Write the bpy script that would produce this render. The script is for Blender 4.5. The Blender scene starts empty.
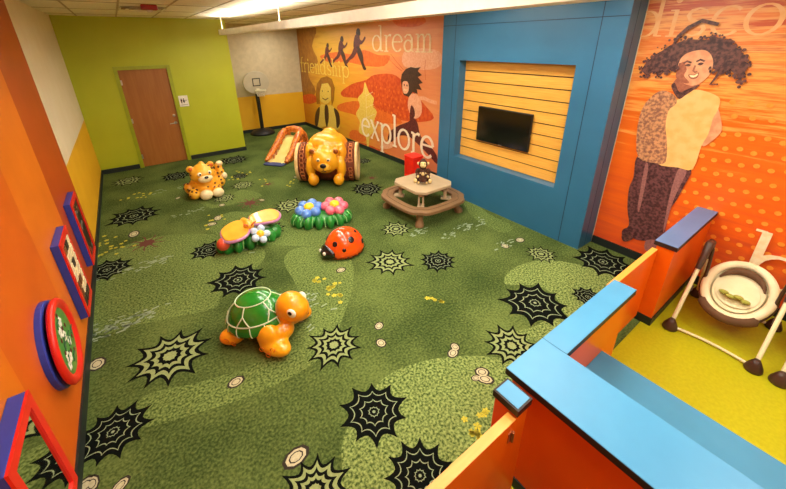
import bpy, bmesh, math, random
from mathutils import Vector, Matrix, Euler
PI = math.pi
random.seed(7)
C = bpy.context.scene.collection
S = bpy.context.scene

# ------------------------------------------------------------------ camera, world, exposure
cam_data = bpy.data.cameras.new('camera'); cam = bpy.data.objects.new('camera', cam_data); C.objects.link(cam)
cam_data.sensor_width = 36.0; cam_data.lens = 351.25 / 786 * 36
cam_data.shift_x = 6.34 / 786; cam_data.shift_y = -58.6 / 786
cam_data.clip_start = 0.05
yaw, pitch, roll = [math.radians(a) for a in (35.71, 22.24, -0.69)]
fw = Vector((math.sin(yaw) * math.cos(pitch), math.cos(yaw) * math.cos(pitch), -math.sin(pitch)))
r0 = Vector((math.cos(yaw), -math.sin(yaw), 0)); u0 = r0.cross(fw)
rr = math.cos(roll) * r0 + math.sin(roll) * u0; uu = -math.sin(roll) * r0 + math.cos(roll) * u0
m3 = Matrix((rr, uu, -fw)).transposed()
cam.matrix_world = Matrix.Translation((0.817, -9.458, 2.598)) @ m3.to_4x4()
S.camera = cam
S.view_settings.view_transform = 'Standard'; S.view_settings.look = 'None'
S.view_settings.exposure = 0.10; S.view_settings.gamma = 1.0
S.view_settings.use_curve_mapping = False
W = bpy.data.worlds.new('world'); S.world = W; W.use_nodes = True
W.node_tree.nodes['Background'].inputs[0].default_value = (1.0, 0.92, 0.8, 1)
W.node_tree.nodes['Background'].inputs[1].default_value = 0.3
FILL_POWER = 15.0  # each added ceiling fill light
LINE_FILL_POWER = 75.0  # added linear fill light near the far mural
DOWN_FILL_POWER = 85.0      # downward light added under the pendant to brighten the back
UP_EMIT = 34.0          # the pendant's uplight strip
WARM = (1.0, 0.94, 0.82)

# ------------------------------------------------------------------ materials
def lin(c):
    o = []
    for v in c[:3]:
        v /= 255.0
        o.append(v / 12.92 if v <= 0.04045 else ((v + 0.055) / 1.055) ** 2.4)
    return tuple(o) + (1.0,)
def mat(name, c, rough=0.5, c2=None, scale=8.0, stretch=(1, 1, 1), lo=0.35, hi=0.65, bump=0.0, bscale=60.0, metal=0.0, coat=0.0, detail=4.0, emit=None, spec=0.5):
    m = bpy.data.materials.new(name); m.use_nodes = True
    nt = m.node_tree; b = nt.nodes['Principled BSDF']
    b.inputs['Roughness'].default_value = rough; b.inputs['Metallic'].default_value = metal
    b.inputs['Coat Weight'].default_value = coat; b.inputs['Specular IOR Level'].default_value = spec
    if c2 is None: c2 = tuple(min(255, v * 1.06) for v in c)
    tc = nt.nodes.new('ShaderNodeTexCoord'); mp = nt.nodes.new('ShaderNodeMapping')
    mp.inputs['Scale'].default_value = stretch
    nt.links.new(tc.outputs['Object'], mp.inputs[0])
    n = nt.nodes.new('ShaderNodeTexNoise'); n.inputs['Scale'].default_value = scale; n.inputs['Detail'].default_value = detail
    nt.links.new(mp.outputs[0], n.inputs['Vector'])
    r = nt.nodes.new('ShaderNodeValToRGB')
    r.color_ramp.elements[0].position = lo; r.color_ramp.elements[0].color = lin(c)
    r.color_ramp.elements[1].position = hi; r.color_ramp.elements[1].color = lin(c2)
    nt.links.new(n.outputs['Fac'], r.inputs[0]); nt.links.new(r.outputs[0], b.inputs['Base Color'])
    if bump > 0:
        n2 = nt.nodes.new('ShaderNodeTexNoise'); n2.inputs['Scale'].default_value = bscale; n2.inputs['Detail'].default_value = 3
        nt.links.new(tc.outputs['Object'], n2.inputs['Vector'])
        bp = nt.nodes.new('ShaderNodeBump'); bp.inputs['Strength'].default_value = bump; bp.inputs['Distance'].default_value = 0.01
        nt.links.new(n2.outputs['Fac'], bp.inputs['Height']); nt.links.new(bp.outputs[0], b.inputs['Normal'])
    if emit:
        b.inputs['Emission Color'].default_value = emit[0] + (1,); b.inputs['Emission Strength'].default_value = emit[1]
    return m
def carpet_mat(name, dark, light, blend_lo, blend_hi, fine=90.0, coarse=1.2, patch=0.35):
    m = bpy.data.materials.new(name); m.use_nodes = True
    nt = m.node_tree; b = nt.nodes['Principled BSDF']; b.inputs['Roughness'].default_value = 0.95
    b.inputs['Specular IOR Level'].default_value = 0.1
    tc = nt.nodes.new('ShaderNodeTexCoord')
    n = nt.nodes.new('ShaderNodeTexNoise'); n.inputs['Scale'].default_value = fine; n.inputs['Detail'].default_value = 2
    n2 = nt.nodes.new('ShaderNodeTexNoise'); n2.inputs['Scale'].default_value = coarse; n2.inputs['Detail'].default_value = 5
    nt.links.new(tc.outputs['Object'], n.inputs['Vector']); nt.links.new(tc.outputs['Object'], n2.inputs['Vector'])
    mx = nt.nodes.new('ShaderNodeMath'); mx.operation = 'MULTIPLY_ADD'
    nt.links.new(n2.outputs['Fac'], mx.inputs[0]); mx.inputs[1].default_value = patch; 
    nt.links.new(n.outputs['Fac'], mx.inputs[2])
    sb = nt.nodes.new('ShaderNodeMath'); sb.operation = 'SUBTRACT'; sb.inputs[1].default_value = patch * 0.5
    nt.links.new(mx.outputs[0], sb.inputs[0])
    r = nt.nodes.new('ShaderNodeValToRGB')
    r.color_ramp.elements[0].position = blend_lo; r.color_ramp.elements[0].color = lin(dark)
    r.color_ramp.elements[1].position = blend_hi; r.color_ramp.elements[1].color = lin(light)
    nt.links.new(sb.outputs[0], r.inputs[0]); nt.links.new(r.outputs[0], b.inputs['Base Color'])
    bp = nt.nodes.new('ShaderNodeBump'); bp.inputs['Strength'].default_value = 0.25; bp.inputs['Distance'].default_value = 0.004
    nt.links.new(n.outputs['Fac'], bp.inputs['Height']); nt.links.new(bp.outputs[0], b.inputs['Normal'])
    return m
def mural_mat(name, stops, horiz=None, streak=(0.5, 0.9, 7.0), amount=0.35, rough=0.42, vstops=None, vamt=0.5):
    """wide printed wallpaper: colour bands along the height (stops: z, colour), broken up by long brushed streaks; vstops: bands along Y"""
    m = bpy.data.materials.new(name); m.use_nodes = True
    nt = m.node_tree; b = nt.nodes['Principled BSDF']; b.inputs['Roughness'].default_value = rough
    tc = nt.nodes.new('ShaderNodeTexCoord'); mp = nt.nodes.new('ShaderNodeMapping'); mp.inputs['Scale'].default_value = streak
    nt.links.new(tc.outputs['Object'], mp.inputs[0])
    n = nt.nodes.new('ShaderNodeTexNoise'); n.inputs['Scale'].default_value = 1.6; n.inputs['Detail'].default_value = 6; n.inputs['Roughness'].default_value = 0.62
    nt.links.new(mp.outputs[0], n.inputs['Vector'])
    sx = nt.nodes.new('ShaderNodeSeparateXYZ'); nt.links.new(tc.outputs['Object'], sx.inputs[0])
    def ramp(src, lo, hi, st, amt):
        mr = nt.nodes.new('ShaderNodeMapRange'); mr.inputs[1].default_value = lo; mr.inputs[2].default_value = hi
        nt.links.new(src, mr.inputs[0])
        s1 = nt.nodes.new('ShaderNodeMath'); s1.operation = 'SUBTRACT'; s1.inputs[1].default_value = 0.5
        nt.links.new(n.outputs['Fac'], s1.inputs[0])
        ma = nt.nodes.new('ShaderNodeMath'); ma.operation = 'MULTIPLY_ADD'; ma.inputs[1].default_value = amt
        nt.links.new(s1.outputs[0], ma.inputs[0]); nt.links.new(mr.outputs[0], ma.inputs[2])
        r = nt.nodes.new('ShaderNodeValToRGB'); e = r.color_ramp.elements
        while len(e) < len(st): e.new(0.5)
        for k, (p, c) in enumerate(st):
            e[k].position = (p - lo) / (hi - lo); e[k].color = lin(c)
        nt.links.new(ma.outputs[0], r.inputs[0]); return r.outputs[0]
    col = ramp(sx.outputs['Z'], 0.0, 3.2, stops, amount)
    if vstops:
        c2 = ramp(sx.outputs['Y'], vstops[0][0], vstops[-1][0], vstops, amount * 0.6)
        mix = nt.nodes.new('ShaderNodeMix'); mix.data_type = 'RGBA'; mix.inputs[0].default_value = vamt
        nt.links.new(col, mix.inputs[6]); nt.links.new(c2, mix.inputs[7]); col = mix.outputs[2]
    nt.links.new(col, b.inputs['Base Color'])
    return m

# ------------------------------------------------------------------ mesh helpers
class MB:
    def __init__(s): s.v = []; s.f = []; s.m = []; s.s = []
    def add(s, vs, fs, mi=0, smooth=False, M=None):
        o = len(s.v)
        for p in vs: s.v.append(tuple(M @ Vector(p)) if M is not None else tuple(p))
        for f in fs: s.f.append([i + o for i in f]); s.m.append(mi); s.s.append(smooth)
        return s
    def box(s, x0, x1, y0, y1, z0, z1, mi=0, M=None):
        v = [(x, y, z) for z in (z0, z1) for y in (y0, y1) for x in (x0, x1)]
        return s.add(v, [(0, 2, 3, 1), (4, 5, 7, 6), (0, 1, 5, 4), (2, 6, 7, 3), (0, 4, 6, 2), (1, 3, 7, 5)], mi, False, M)
    def poly(s, pts, mi=0): return s.add(pts, [tuple(range(len(pts)))], mi)
    def prism(s, pts, z0, z1, mi=0, M=None, smooth=False):
        n = len(pts); v = [(x, y, z0) for x, y in pts] + [(x, y, z1) for x, y in pts]
        s.add(v, [tuple(reversed(range(n))), tuple(range(n, 2 * n))], mi, False, M)
        return s.add(v, [(i, (i + 1) % n, n + (i + 1) % n, n + i) for i in range(n)], mi, smooth, M)
    def rprism(s, pts, z0, z1, r=0.01, mi=0, M=None):
        """prism with its top and bottom edges rounded off (inset by r)"""
        n = len(pts); cx = sum(p[0] for p in pts) / n; cy = sum(p[1] for p in pts) / n
        def ins(d):
            o = []
            for x, y in pts:
                l = math.hypot(x - cx, y - cy) or 1; o.append((x - (x - cx) / l * d, y - (y - cy) / l * d))
            return o
        lv = [(r, z0), (r * 0.3, z0 + r * 0.3), (0, z0 + r), (0, z1 - r), (r * 0.3, z1 - r * 0.3), (r, z1)]
        v = [(x, y, z) for d, z in lv for x, y in ins(d)]
        f = [tuple(reversed(range(n))), tuple(range(5 * n, 6 * n))]
        for k in range(5): f += [(k * n + i, k * n + (i + 1) % n, (k + 1) * n + (i + 1) % n, (k + 1) * n + i) for i in range(n)]
        return s.add(v, f, mi, False, M)
    def tube(s, pts, r, n=8, mi=0, M=None, closed=False, caps=True):
        pts = [Vector(p) for p in pts]; k = len(pts); v = []; f = []
        rs = r if isinstance(r, (list, tuple)) else [r] * k
        up = None
        for i, p in enumerate(pts):
            if closed: t = (pts[(i + 1) % k] - pts[i - 1]).normalized()
            else: t = (pts[min(i + 1, k - 1)] - pts[max(i - 1, 0)]).normalized()
            if up is None:
                up = Vector((0, 0, 1)) if abs(t.z) < 0.9 else Vector((1, 0, 0))
            a = (up - t * up.dot(t)).normalized(); up = a; bb = t.cross(a)
            for j in range(n):
                th = 2 * PI * j / n; v.append(tuple(p + (a * math.cos(th) + bb * math.sin(th)) * rs[i]))
        for i in range(k if closed else k - 1):
            i2 = (i + 1) % k
            f += [(i * n + j, i * n + (j + 1) % n, i2 * n + (j + 1) % n, i2 * n + j) for j in range(n)]
        s.add(v, f, mi, True, M)
        if caps and not closed: s.add(v, [tuple(reversed(range(n))), tuple(range((k - 1) * n, k * n))], mi, False, M)
        return s
    def lathe(s, prof, n=24, mi=0, M=None, smooth=True):
        v = []; f = []; k = len(prof)
        for r, z in prof:
            for j in range(n): v.append((r * math.cos(2 * PI * j / n), r * math.sin(2 * PI * j / n), z))
        for i in range(k - 1): f += [(i * n + j, i * n + (j + 1) % n, (i + 1) * n + (j + 1) % n, (i + 1) * n + j) for j in range(n)]
        f += [tuple(reversed(range(n))), tuple(range((k - 1) * n, k * n))]
        return s.add(v, f, mi, smooth, M)
    def ell(s, c, r, rot=(0, 0, 0), n=16, h=10, mi=0, M=None):
        if not isinstance(r, (tuple, list)): r = (r, r, r)
        T = Matrix.Translation(c) @ Euler(rot).to_matrix().to_4x4()
        if M is not None: T = M @ T
        v = [(0, 0, -r[2])]
        for i in range(1, h):
            a = -PI / 2 + PI * i / h
            for j in range(n): v.append((r[0] * math.cos(a) * math.cos(2 * PI * j / n), r[1] * math.cos(a) * math.sin(2 * PI * j / n), r[2] * math.sin(a)))
        v.append((0, 0, r[2])); f = []
        for j in range(n): f.append((0, 1 + (j + 1) % n, 1 + j))
        for i in range(h - 2): f += [(1 + i * n + j, 1 + i * n + (j + 1) % n, 1 + (i + 1) * n + (j + 1) % n, 1 + (i + 1) * n + j) for j in range(n)]
        b = 1 + (h - 2) * n; t = len(v) - 1
        for j in range(n): f.append((b + j, b + (j + 1) % n, t))
        return s.add(v, f, mi, True, T)
    def build(s, name, mats, parent=None, loc=None):
        me = bpy.data.meshes.new(name); me.from_pydata(s.v, [], s.f)
        for m in (mats if isinstance(mats, (list, tuple)) else [mats]): me.materials.append(m)
        me.polygons.foreach_set('material_index', s.m); me.polygons.foreach_set('use_smooth', s.s); me.update()
        o = bpy.data.objects.new(name, me); C.objects.link(o)
        if parent: o.parent = parent
        if loc: o.location = loc
        return o
def bake(o):
    bpy.context.view_layer.update()
    dg = bpy.context.evaluated_depsgraph_get(); me = bpy.data.meshes.new_from_object(o.evaluated_get(dg))
    old = o.data; o.modifiers.clear(); o.data = me; me.name = o.name; bpy.data.meshes.remove(old)
    for p in me.polygons: p.use_smooth = True
    return o
def blob(name, ells, m, parent, voxel=0.014, smooth=6):
    """one continuous moulded body grown from overlapping ellipsoids: (centre, radii[, rotation])"""
    b = MB()
    for e in ells: b.ell(e[0], e[1], e[2] if len(e) > 2 else (0, 0, 0), 20, 12)
    o = b.build(name, m, parent)
    rm = o.modifiers.new('r', 'REMESH'); rm.mode = 'VOXEL'; rm.voxel_size = voxel
    sm = o.modifiers.new('s', 'SMOOTH'); sm.factor = 0.5; sm.iterations = smooth
    return bake(o)
def bev(o, w=0.006, n=2):
    b = o.modifiers.new('b', 'BEVEL'); b.width = w; b.segments = n; b.limit_method = 'ANGLE'; b.angle_limit = math.radians(40)
    bpy.context.view_layer.update()
    dg = bpy.context.evaluated_depsgraph_get(); me = bpy.data.meshes.new_from_object(o.evaluated_get(dg))
    old = o.data; o.modifiers.clear(); o.data = me; me.name = o.name; bpy.data.meshes.remove(old)
    return o
def tag(o, label, cat, group=None):
    o['label'] = label; o['category'] = cat
    if group: o['group'] = group
    return o
def thing(name, label, cat, loc=(0, 0, 0), rz=0.0, group=None):
    o = bpy.data.objects.new(name, None); C.objects.link(o); o.empty_display_size = 0.1
    o.location = loc; o.rotation_euler = (0, 0, rz)
    return tag(o, label, cat, group)
def struct(o):
    o['kind'] = 'structure'; return o
def copy_tree(o, parent=None):
    c = o.copy(); C.objects.link(c)
    if parent: c.parent = parent
    for ch in list(o.children): copy_tree(ch, c)
    return c
def rrect(x0, x1, y0, y1, r, n=4):
    o = []
    for cx, cy, a in ((x1 - r, y1 - r, 0), (x0 + r, y1 - r, 90), (x0 + r, y0 + r, 180), (x1 - r, y0 + r, 270)):
        for k in range(n + 1):
            t = math.radians(a + 90 * k / n); o.append((cx + r * math.cos(t), cy + r * math.sin(t)))
    return o
def smooth_poly(pts, n=5):
    """closed Catmull-Rom through the points"""
    o = []; k = len(pts)
    for i in range(k):
        p0, p1, p2, p3 = [Vector(pts[(i + j - 1) % k]) for j in range(4)]
        for q in range(n):
            t = q / n
            o.append(tuple(0.5 * ((2 * p1) + (p2 - p0) * t + (2 * p0 - 5 * p1 + 4 * p2 - p3) * t * t + (3 * p1 - p0 - 3 * p2 + p3) * t ** 3)))
    return o


# ------------------------------------------------------------------ palette
M_orange = mat('orange_paint', (206, 90, 6), 0.42, (212, 96, 8), 3)
M_orange_dark = mat('dark_orange_band', (178, 68, 6), 0.42, (184, 72, 8), 3)
M_orange_light = mat('light_orange_band', (216, 110, 12), 0.42, (222, 116, 16), 3)
M_white = mat('off_white_paint', (226, 214, 182), 0.7, (230, 219, 190), 3)
M_yellow = mat('yellow_paint', (226, 170, 18), 0.55, (230, 176, 24), 3)
M_lime = mat('lime_green_paint', (178, 186, 26), 0.5, (183, 191, 32), 2)
M_base = mat('dark_rubber_base', (24, 34, 32), 0.5)
M_ceil = mat('ceiling_tile', (240, 232, 212), 0.9, (230, 222, 200), 60)
M_grid = mat('ceiling_grid', (168, 150, 118), 0.6)
M_door = mat('oak_door_veneer', (154, 94, 34), 0.45, (164, 104, 42), 4, (6, 6, 0.5))
M_steel = mat('brushed_steel', (190, 185, 175), 0.3, metal=0.9)
M_black = mat('black_plastic', (18, 18, 18), 0.4)
M_blue = mat('teal_blue_laminate', (42, 100, 134), 0.35, (46, 106, 142), 2)
M_cap = mat('sky_blue_laminate', (70, 142, 186), 0.34, (76, 150, 194), 2.5)
M_edge = mat('dark_edge_band', (40, 24, 20), 0.5)
M_part = mat('orange_laminate', (234, 96, 6), 0.32, (240, 104, 10), 3)
M_slat = mat('honey_maple_slat', (222, 160, 62), 0.4, (232, 176, 80), 5, (4, 0.6, 14))
M_slatgap = mat('slat_groove', (60, 34, 14), 0.7)
M_seam = mat('panel_seam', (14, 40, 62), 0.6)


# ---- carpet pattern and mural print outlines, in metres on the floor (x, y) and on the wall (y, z)
ZONES = [[(0.342, -6.988), (0.376, -6.71), (0.763, -6.84), (1.145, -6.929), (1.536, -6.86), (1.795, -6.642), (1.904, -6.119), (1.962, -5.586), (2.154, -5.377), (2.415, -5.448), (2.646, -5.685), (2.662, -6.111), (2.38, -6.586), (2.059, -6.927), (1.797, -7.171), (1.472, -7.246), (1.062, -7.216), (0.714, -7.123)], [(0.016, -5.574), (-0.007, -4.271), (0.258, -3.887), (0.74, -3.843), (1.286, -4.182), (1.687, -4.558), (1.842, -5.08), (1.734, -5.415), (1.216, -5.716), (1.05, -5.958), (0.652, -5.845), (0.314, -5.731)], [(1.258, -8.334), (1.396, -8.112), (1.494, -7.95), (1.695, -7.827), (2.015, -7.72), (2.361, -7.779), (2.69, -7.943), (2.957, -8.168), (3.027, -8.323), (2.788, -8.818), (2.109, -8.958)], [(3.852, -7.553), (4.2, -7.426), (4.661, -7.557), (4.926, -7.918), (4.945, -8.279), (4.159, -8.313), (3.667, -8.32), (3.425, -8.262), (3.254, -8.165), (3.047, -8.153), (3.003, -8.022), (3.175, -8.001), (3.545, -8.133), (4.01, -8.126), (4.14, -7.814)], [(1.371, -4.097), (1.77, -3.636), (2.257, -4.189), (2.513, -4.805), (2.796, -5.25), (2.639, -5.551), (2.282, -5.347), (1.875, -4.975), (1.613, -4.574)], [(1.264, -1.8), (1.479, -3.122), (1.759, -3.335), (2.413, -3.296), (2.166, -2.749), (1.628, -3.185)], [(5.504, -5.309), (4.891, -6.101), (4.795, -6.762), (5.089, -6.756), (5.155, -6.21)]]
WEBS = [(0.593, -6.389, 0.356, 'g'), (0.174, -6.91, 0.256, 'b'), (1.843, -7.162, 0.278, 'g'), (1.784, -7.912, 0.266, 'b'), (1.786, -8.441, 0.233, 'b'), (1.204, -8.109, 0.234, 'g'), (1.385, -5.615, 0.346, 'b'), (3.051, -6.403, 0.309, 'g'), (3.555, -6.754, 0.25, 'b'), (3.632, -5.769, 0.255, 'g'), (3.841, -7.943, 0.372, 'b'), (3.155, -8.149, 0.264, 'g'), (4.387, -8.231, 0.179, 'b'), (4.746, -7.449, 0.215, 'g'), (5.201, -8.018, 0.359, 'b'), (1.243, -4.692, 0.256, 'b'), (0.117, -4.416, 0.288, 'b'), (0.461, -2.825, 0.397, 'b'), (2.086, -4.599, 0.267, 'g'), (2.678, -3.985, 0.307, 'g'), (4.134, -4.196, 0.356, 'b'), (0.436, -0.819, 0.306, 'g'), (1.279, -1.099, 0.315, 'b'), (2.284, -2.518, 0.249, 'g'), (1.827, -2.962, 0.228, 'g'), (2.566, -0.704, 0.38, 'b'), (2.377, -1.948, 0.2, 'b'), (4.996, -2.696, 0.221, 'b'), (1.91, -0.76, 0.243, 'b')]
BUGS = [(0.571, -3.959, 0.23), (2.144, -3.475, 0.22), (2.701, -2.771, 0.13), (4.538, -3.764, 0.13)]
STONES = [(2.314, -7.217, 0.045), (2.208, -7.403, 0.045), (2.727, -7.846, 0.04), (2.663, -7.883, 0.05), (2.717, -8.168, 0.05), (2.684, -8.227, 0.06), (2.632, -8.176, 0.035), (1.005, -7.019, 0.055), (1.183, -7.858, 0.075), (0.061, -6.101, 0.065), (0.433, -3.538, 0.09), (0.065, -7.232, 0.05), (0.21, -7.352, 0.05), (2.465, -6.177, 0.05), (1.558, -3.747, 0.08), (1.436, -3.909, 0.06), (1.727, -3.26, 0.05), (4.833, -7.072, 0.06), (4.534, -7.044, 0.05), (0.029, -7.219, 0.05), (3.305, -2.739, 0.05), (2.355, -3.476, 0.05), (1.149, -2.443, 0.05)]
BLOOMS = [(2.133, -6.222, 0.05, 7), (2.214, -6.418, 0.05, 9), (2.186, -6.589, 0.04, 5), (3.047, -7.271, 0.035, 7), (2.295, -8.41, 0.035, 5), (2.442, -8.398, 0.03, 3), (2.303, -8.478, 0.03, 4), (0.145, -3.866, 0.13, 16), (0.11, -3.577, 0.1, 8), (0.558, -1.935, 0.12, 12), (1.53, -3.812, 0.12, 8), (2.411, -1.819, 0.14, 9), (2.21, -1.968, 0.12, 6), (3.074, -2.99, 0.12, 8), (2.726, -2.512, 0.14, 6)]
FLECKS = [(0.193, -5.623, 0.18, 0.06, 36), (0.36, -5.628, 0.14, 0.05, 24), (0.034, -5.668, 0.08, 0.06, 14), (4.478, -6.37, 0.09, 0.06, 18), (4.129, -6.402, 0.08, 0.05, 12), (3.86, -6.054, 0.1, 0.06, 14), (4.588, -7.02, 0.1, 0.05, 15), (4.83, -6.399, 0.1, 0.05, 9), (0.403, -4.578, 0.2, 0.06, 20), (0.62, -4.578, 0.18, 0.05, 15), (1.943, -6.468, 0.06, 0.1, 18), (1.769, -6.676, 0.06, 0.08, 12), (1.23, -3.225, 0.2, 0.06, 13), (1.754, -4.917, 0.1, 0.08, 8), (1.047, -1.891, 0.2, 0.06, 8)]
DOTS1 = [(-2.268, 1.64), (-2.354, 1.475), (-2.25, 1.287), (-2.338, 1.119), (-2.452, 1.63), (-2.537, 1.468), (-2.438, 1.284), (-2.524, 1.118), (-2.631, 1.621), (-2.714, 1.461), (-2.62, 1.28), (-2.705, 1.117), (-2.804, 1.613), (-2.886, 1.455), (-2.797, 1.276), (-2.88, 1.116), (-2.972, 1.604), (-3.052, 1.449), (-2.967, 1.273), (-3.049, 1.116), (-3.134, 1.596), (-3.213, 1.443), (-3.132, 1.27), (-3.213, 1.115), (-3.292, 1.588), (-3.37, 1.437), (-3.293, 1.266), (-3.372, 1.114), (-3.445, 1.58), (-3.522, 1.432), (-3.448, 1.263), (-3.526, 1.113), (-3.594, 1.572), (-3.669, 1.426), (-3.599, 1.26), (-3.676, 1.112), (-3.738, 1.565), (-3.813, 1.421), (-3.746, 1.257), (-3.821, 1.111), (-3.878, 1.558), (-3.952, 1.416), (-3.888, 1.254), (-3.962, 1.11)]
DOTS2 = [(-8.32, 1.18), (-8.372, 1.045), (-8.32, 0.91), (-8.372, 0.775), (-8.32, 0.64), (-8.372, 0.505), (-8.32, 0.37), (-8.372, 0.235), (-8.425, 1.7), (-8.477, 1.565), (-8.425, 1.43), (-8.477, 1.295), (-8.425, 1.16), (-8.477, 1.025), (-8.425, 0.89), (-8.477, 0.755), (-8.425, 0.62), (-8.477, 0.485), (-8.425, 0.35), (-8.477, 0.215), (-8.53, 1.72), (-8.582, 1.585), (-8.53, 1.45), (-8.582, 1.315), (-8.53, 1.18), (-8.582, 1.045), (-8.53, 0.91), (-8.582, 0.775), (-8.53, 0.64), (-8.582, 0.505), (-8.53, 0.37), (-8.582, 0.235), (-8.635, 1.7), (-8.687, 1.565), (-8.635, 1.43), (-8.687, 1.295), (-8.635, 1.16), (-8.687, 1.025), (-8.635, 0.89), (-8.687, 0.755), (-8.635, 0.62), (-8.687, 0.485), (-8.635, 0.35), (-8.687, 0.215), (-8.74, 1.72), (-8.792, 1.585), (-8.74, 1.45), (-8.792, 1.315), (-8.74, 1.18), (-8.792, 1.045), (-8.74, 0.91), (-8.792, 0.775), (-8.74, 0.64), (-8.792, 0.505), (-8.74, 0.37), (-8.792, 0.235), (-8.845, 1.7), (-8.897, 1.565), (-8.845, 1.43), (-8.897, 1.295), (-8.845, 1.16), (-8.897, 1.025), (-8.845, 0.89), (-8.897, 0.755), (-8.845, 0.62), (-8.897, 0.485), (-8.845, 0.35), (-8.897, 0.215), (-8.95, 1.72), (-9.002, 1.585), (-8.95, 1.45), (-9.002, 1.315), (-8.95, 1.18), (-9.002, 1.045), (-8.95, 0.91), (-9.002, 0.775), (-8.95, 0.64), (-9.002, 0.505), (-8.95, 0.37), (-9.002, 0.235), (-9.055, 1.7), (-9.107, 1.565), (-9.055, 1.43), (-9.107, 1.295), (-9.055, 1.16), (-9.107, 1.025), (-9.055, 0.89), (-9.107, 0.755), (-9.055, 0.62), (-9.107, 0.485), (-9.055, 0.35), (-9.107, 0.215), (-9.16, 1.72), (-9.212, 1.585), (-9.16, 1.45), (-9.212, 1.315), (-9.16, 1.18), (-9.212, 1.045), (-9.16, 0.91), (-9.212, 0.775), (-9.16, 0.64), (-9.212, 0.505), (-9.16, 0.37), (-9.212, 0.235), (-9.265, 1.7), (-9.317, 1.565), (-9.265, 1.43), (-9.317, 1.295), (-9.265, 1.16), (-9.317, 1.025), (-9.265, 0.89), (-9.317, 0.755), (-9.265, 0.62), (-9.317, 0.485), (-9.265, 0.35), (-9.317, 0.215), (-9.37, 1.72), (-9.422, 1.585), (-9.37, 1.45), (-9.422, 1.315), (-9.37, 1.18), (-9.422, 1.045), (-9.37, 0.91), (-9.422, 0.775), (-9.37, 0.64), (-9.422, 0.505), (-9.37, 0.37), (-9.422, 0.235), (-9.475, 1.7), (-9.527, 1.565), (-9.475, 1.43), (-9.527, 1.295), (-9.475, 1.16), (-9.527, 1.025), (-9.475, 0.89), (-9.527, 0.755), (-9.475, 0.62), (-9.527, 0.485), (-9.475, 0.35), (-9.527, 0.215), (-9.58, 1.72), (-9.632, 1.585), (-9.58, 1.45), (-9.632, 1.315), (-9.58, 1.18), (-9.632, 1.045), (-9.58, 0.91), (-9.632, 0.775), (-9.58, 0.64), (-9.632, 0.505), (-9.58, 0.37), (-9.632, 0.235), (-8.62, 2.02), (-8.67, 1.89), (-8.75, 2.02), (-8.8, 1.89), (-8.88, 2.02), (-8.93, 1.89), (-9.01, 2.02), (-9.06, 1.89), (-9.14, 2.02), (-9.19, 1.89), (-9.27, 2.02), (-9.32, 1.89), (-9.4, 2.02), (-9.45, 1.89)]
SH_HAIR = [(-7.774, 2.271), (-7.796, 2.334), (-7.83, 2.386), (-7.872, 2.442), (-7.931, 2.483), (-7.979, 2.531), (-8.031, 2.554), (-8.092, 2.581), (-8.156, 2.591), (-8.232, 2.585), (-8.285, 2.584), (-8.31, 2.603), (-8.339, 2.608), (-8.381, 2.6), (-8.426, 2.578), (-8.484, 2.54), (-8.533, 2.501), (-8.57, 2.466), (-8.602, 2.431), (-8.597, 2.401), (-8.652, 2.368), (-8.617, 2.331), (-8.644, 2.279), (-8.61, 2.265), (-8.628, 2.201), (-8.577, 2.275), (-8.528, 2.307), (-8.49, 2.305), (-8.463, 2.294), (-8.418, 2.311), (-8.373, 2.327), (-8.267, 2.411), (-8.169, 2.37), (-8.122, 2.376), (-8.106, 2.328), (-8.077, 2.278), (-8.038, 2.293), (-7.995, 2.269), (-7.968, 2.228), (-7.897, 2.263), (-7.843, 2.221)]
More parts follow.
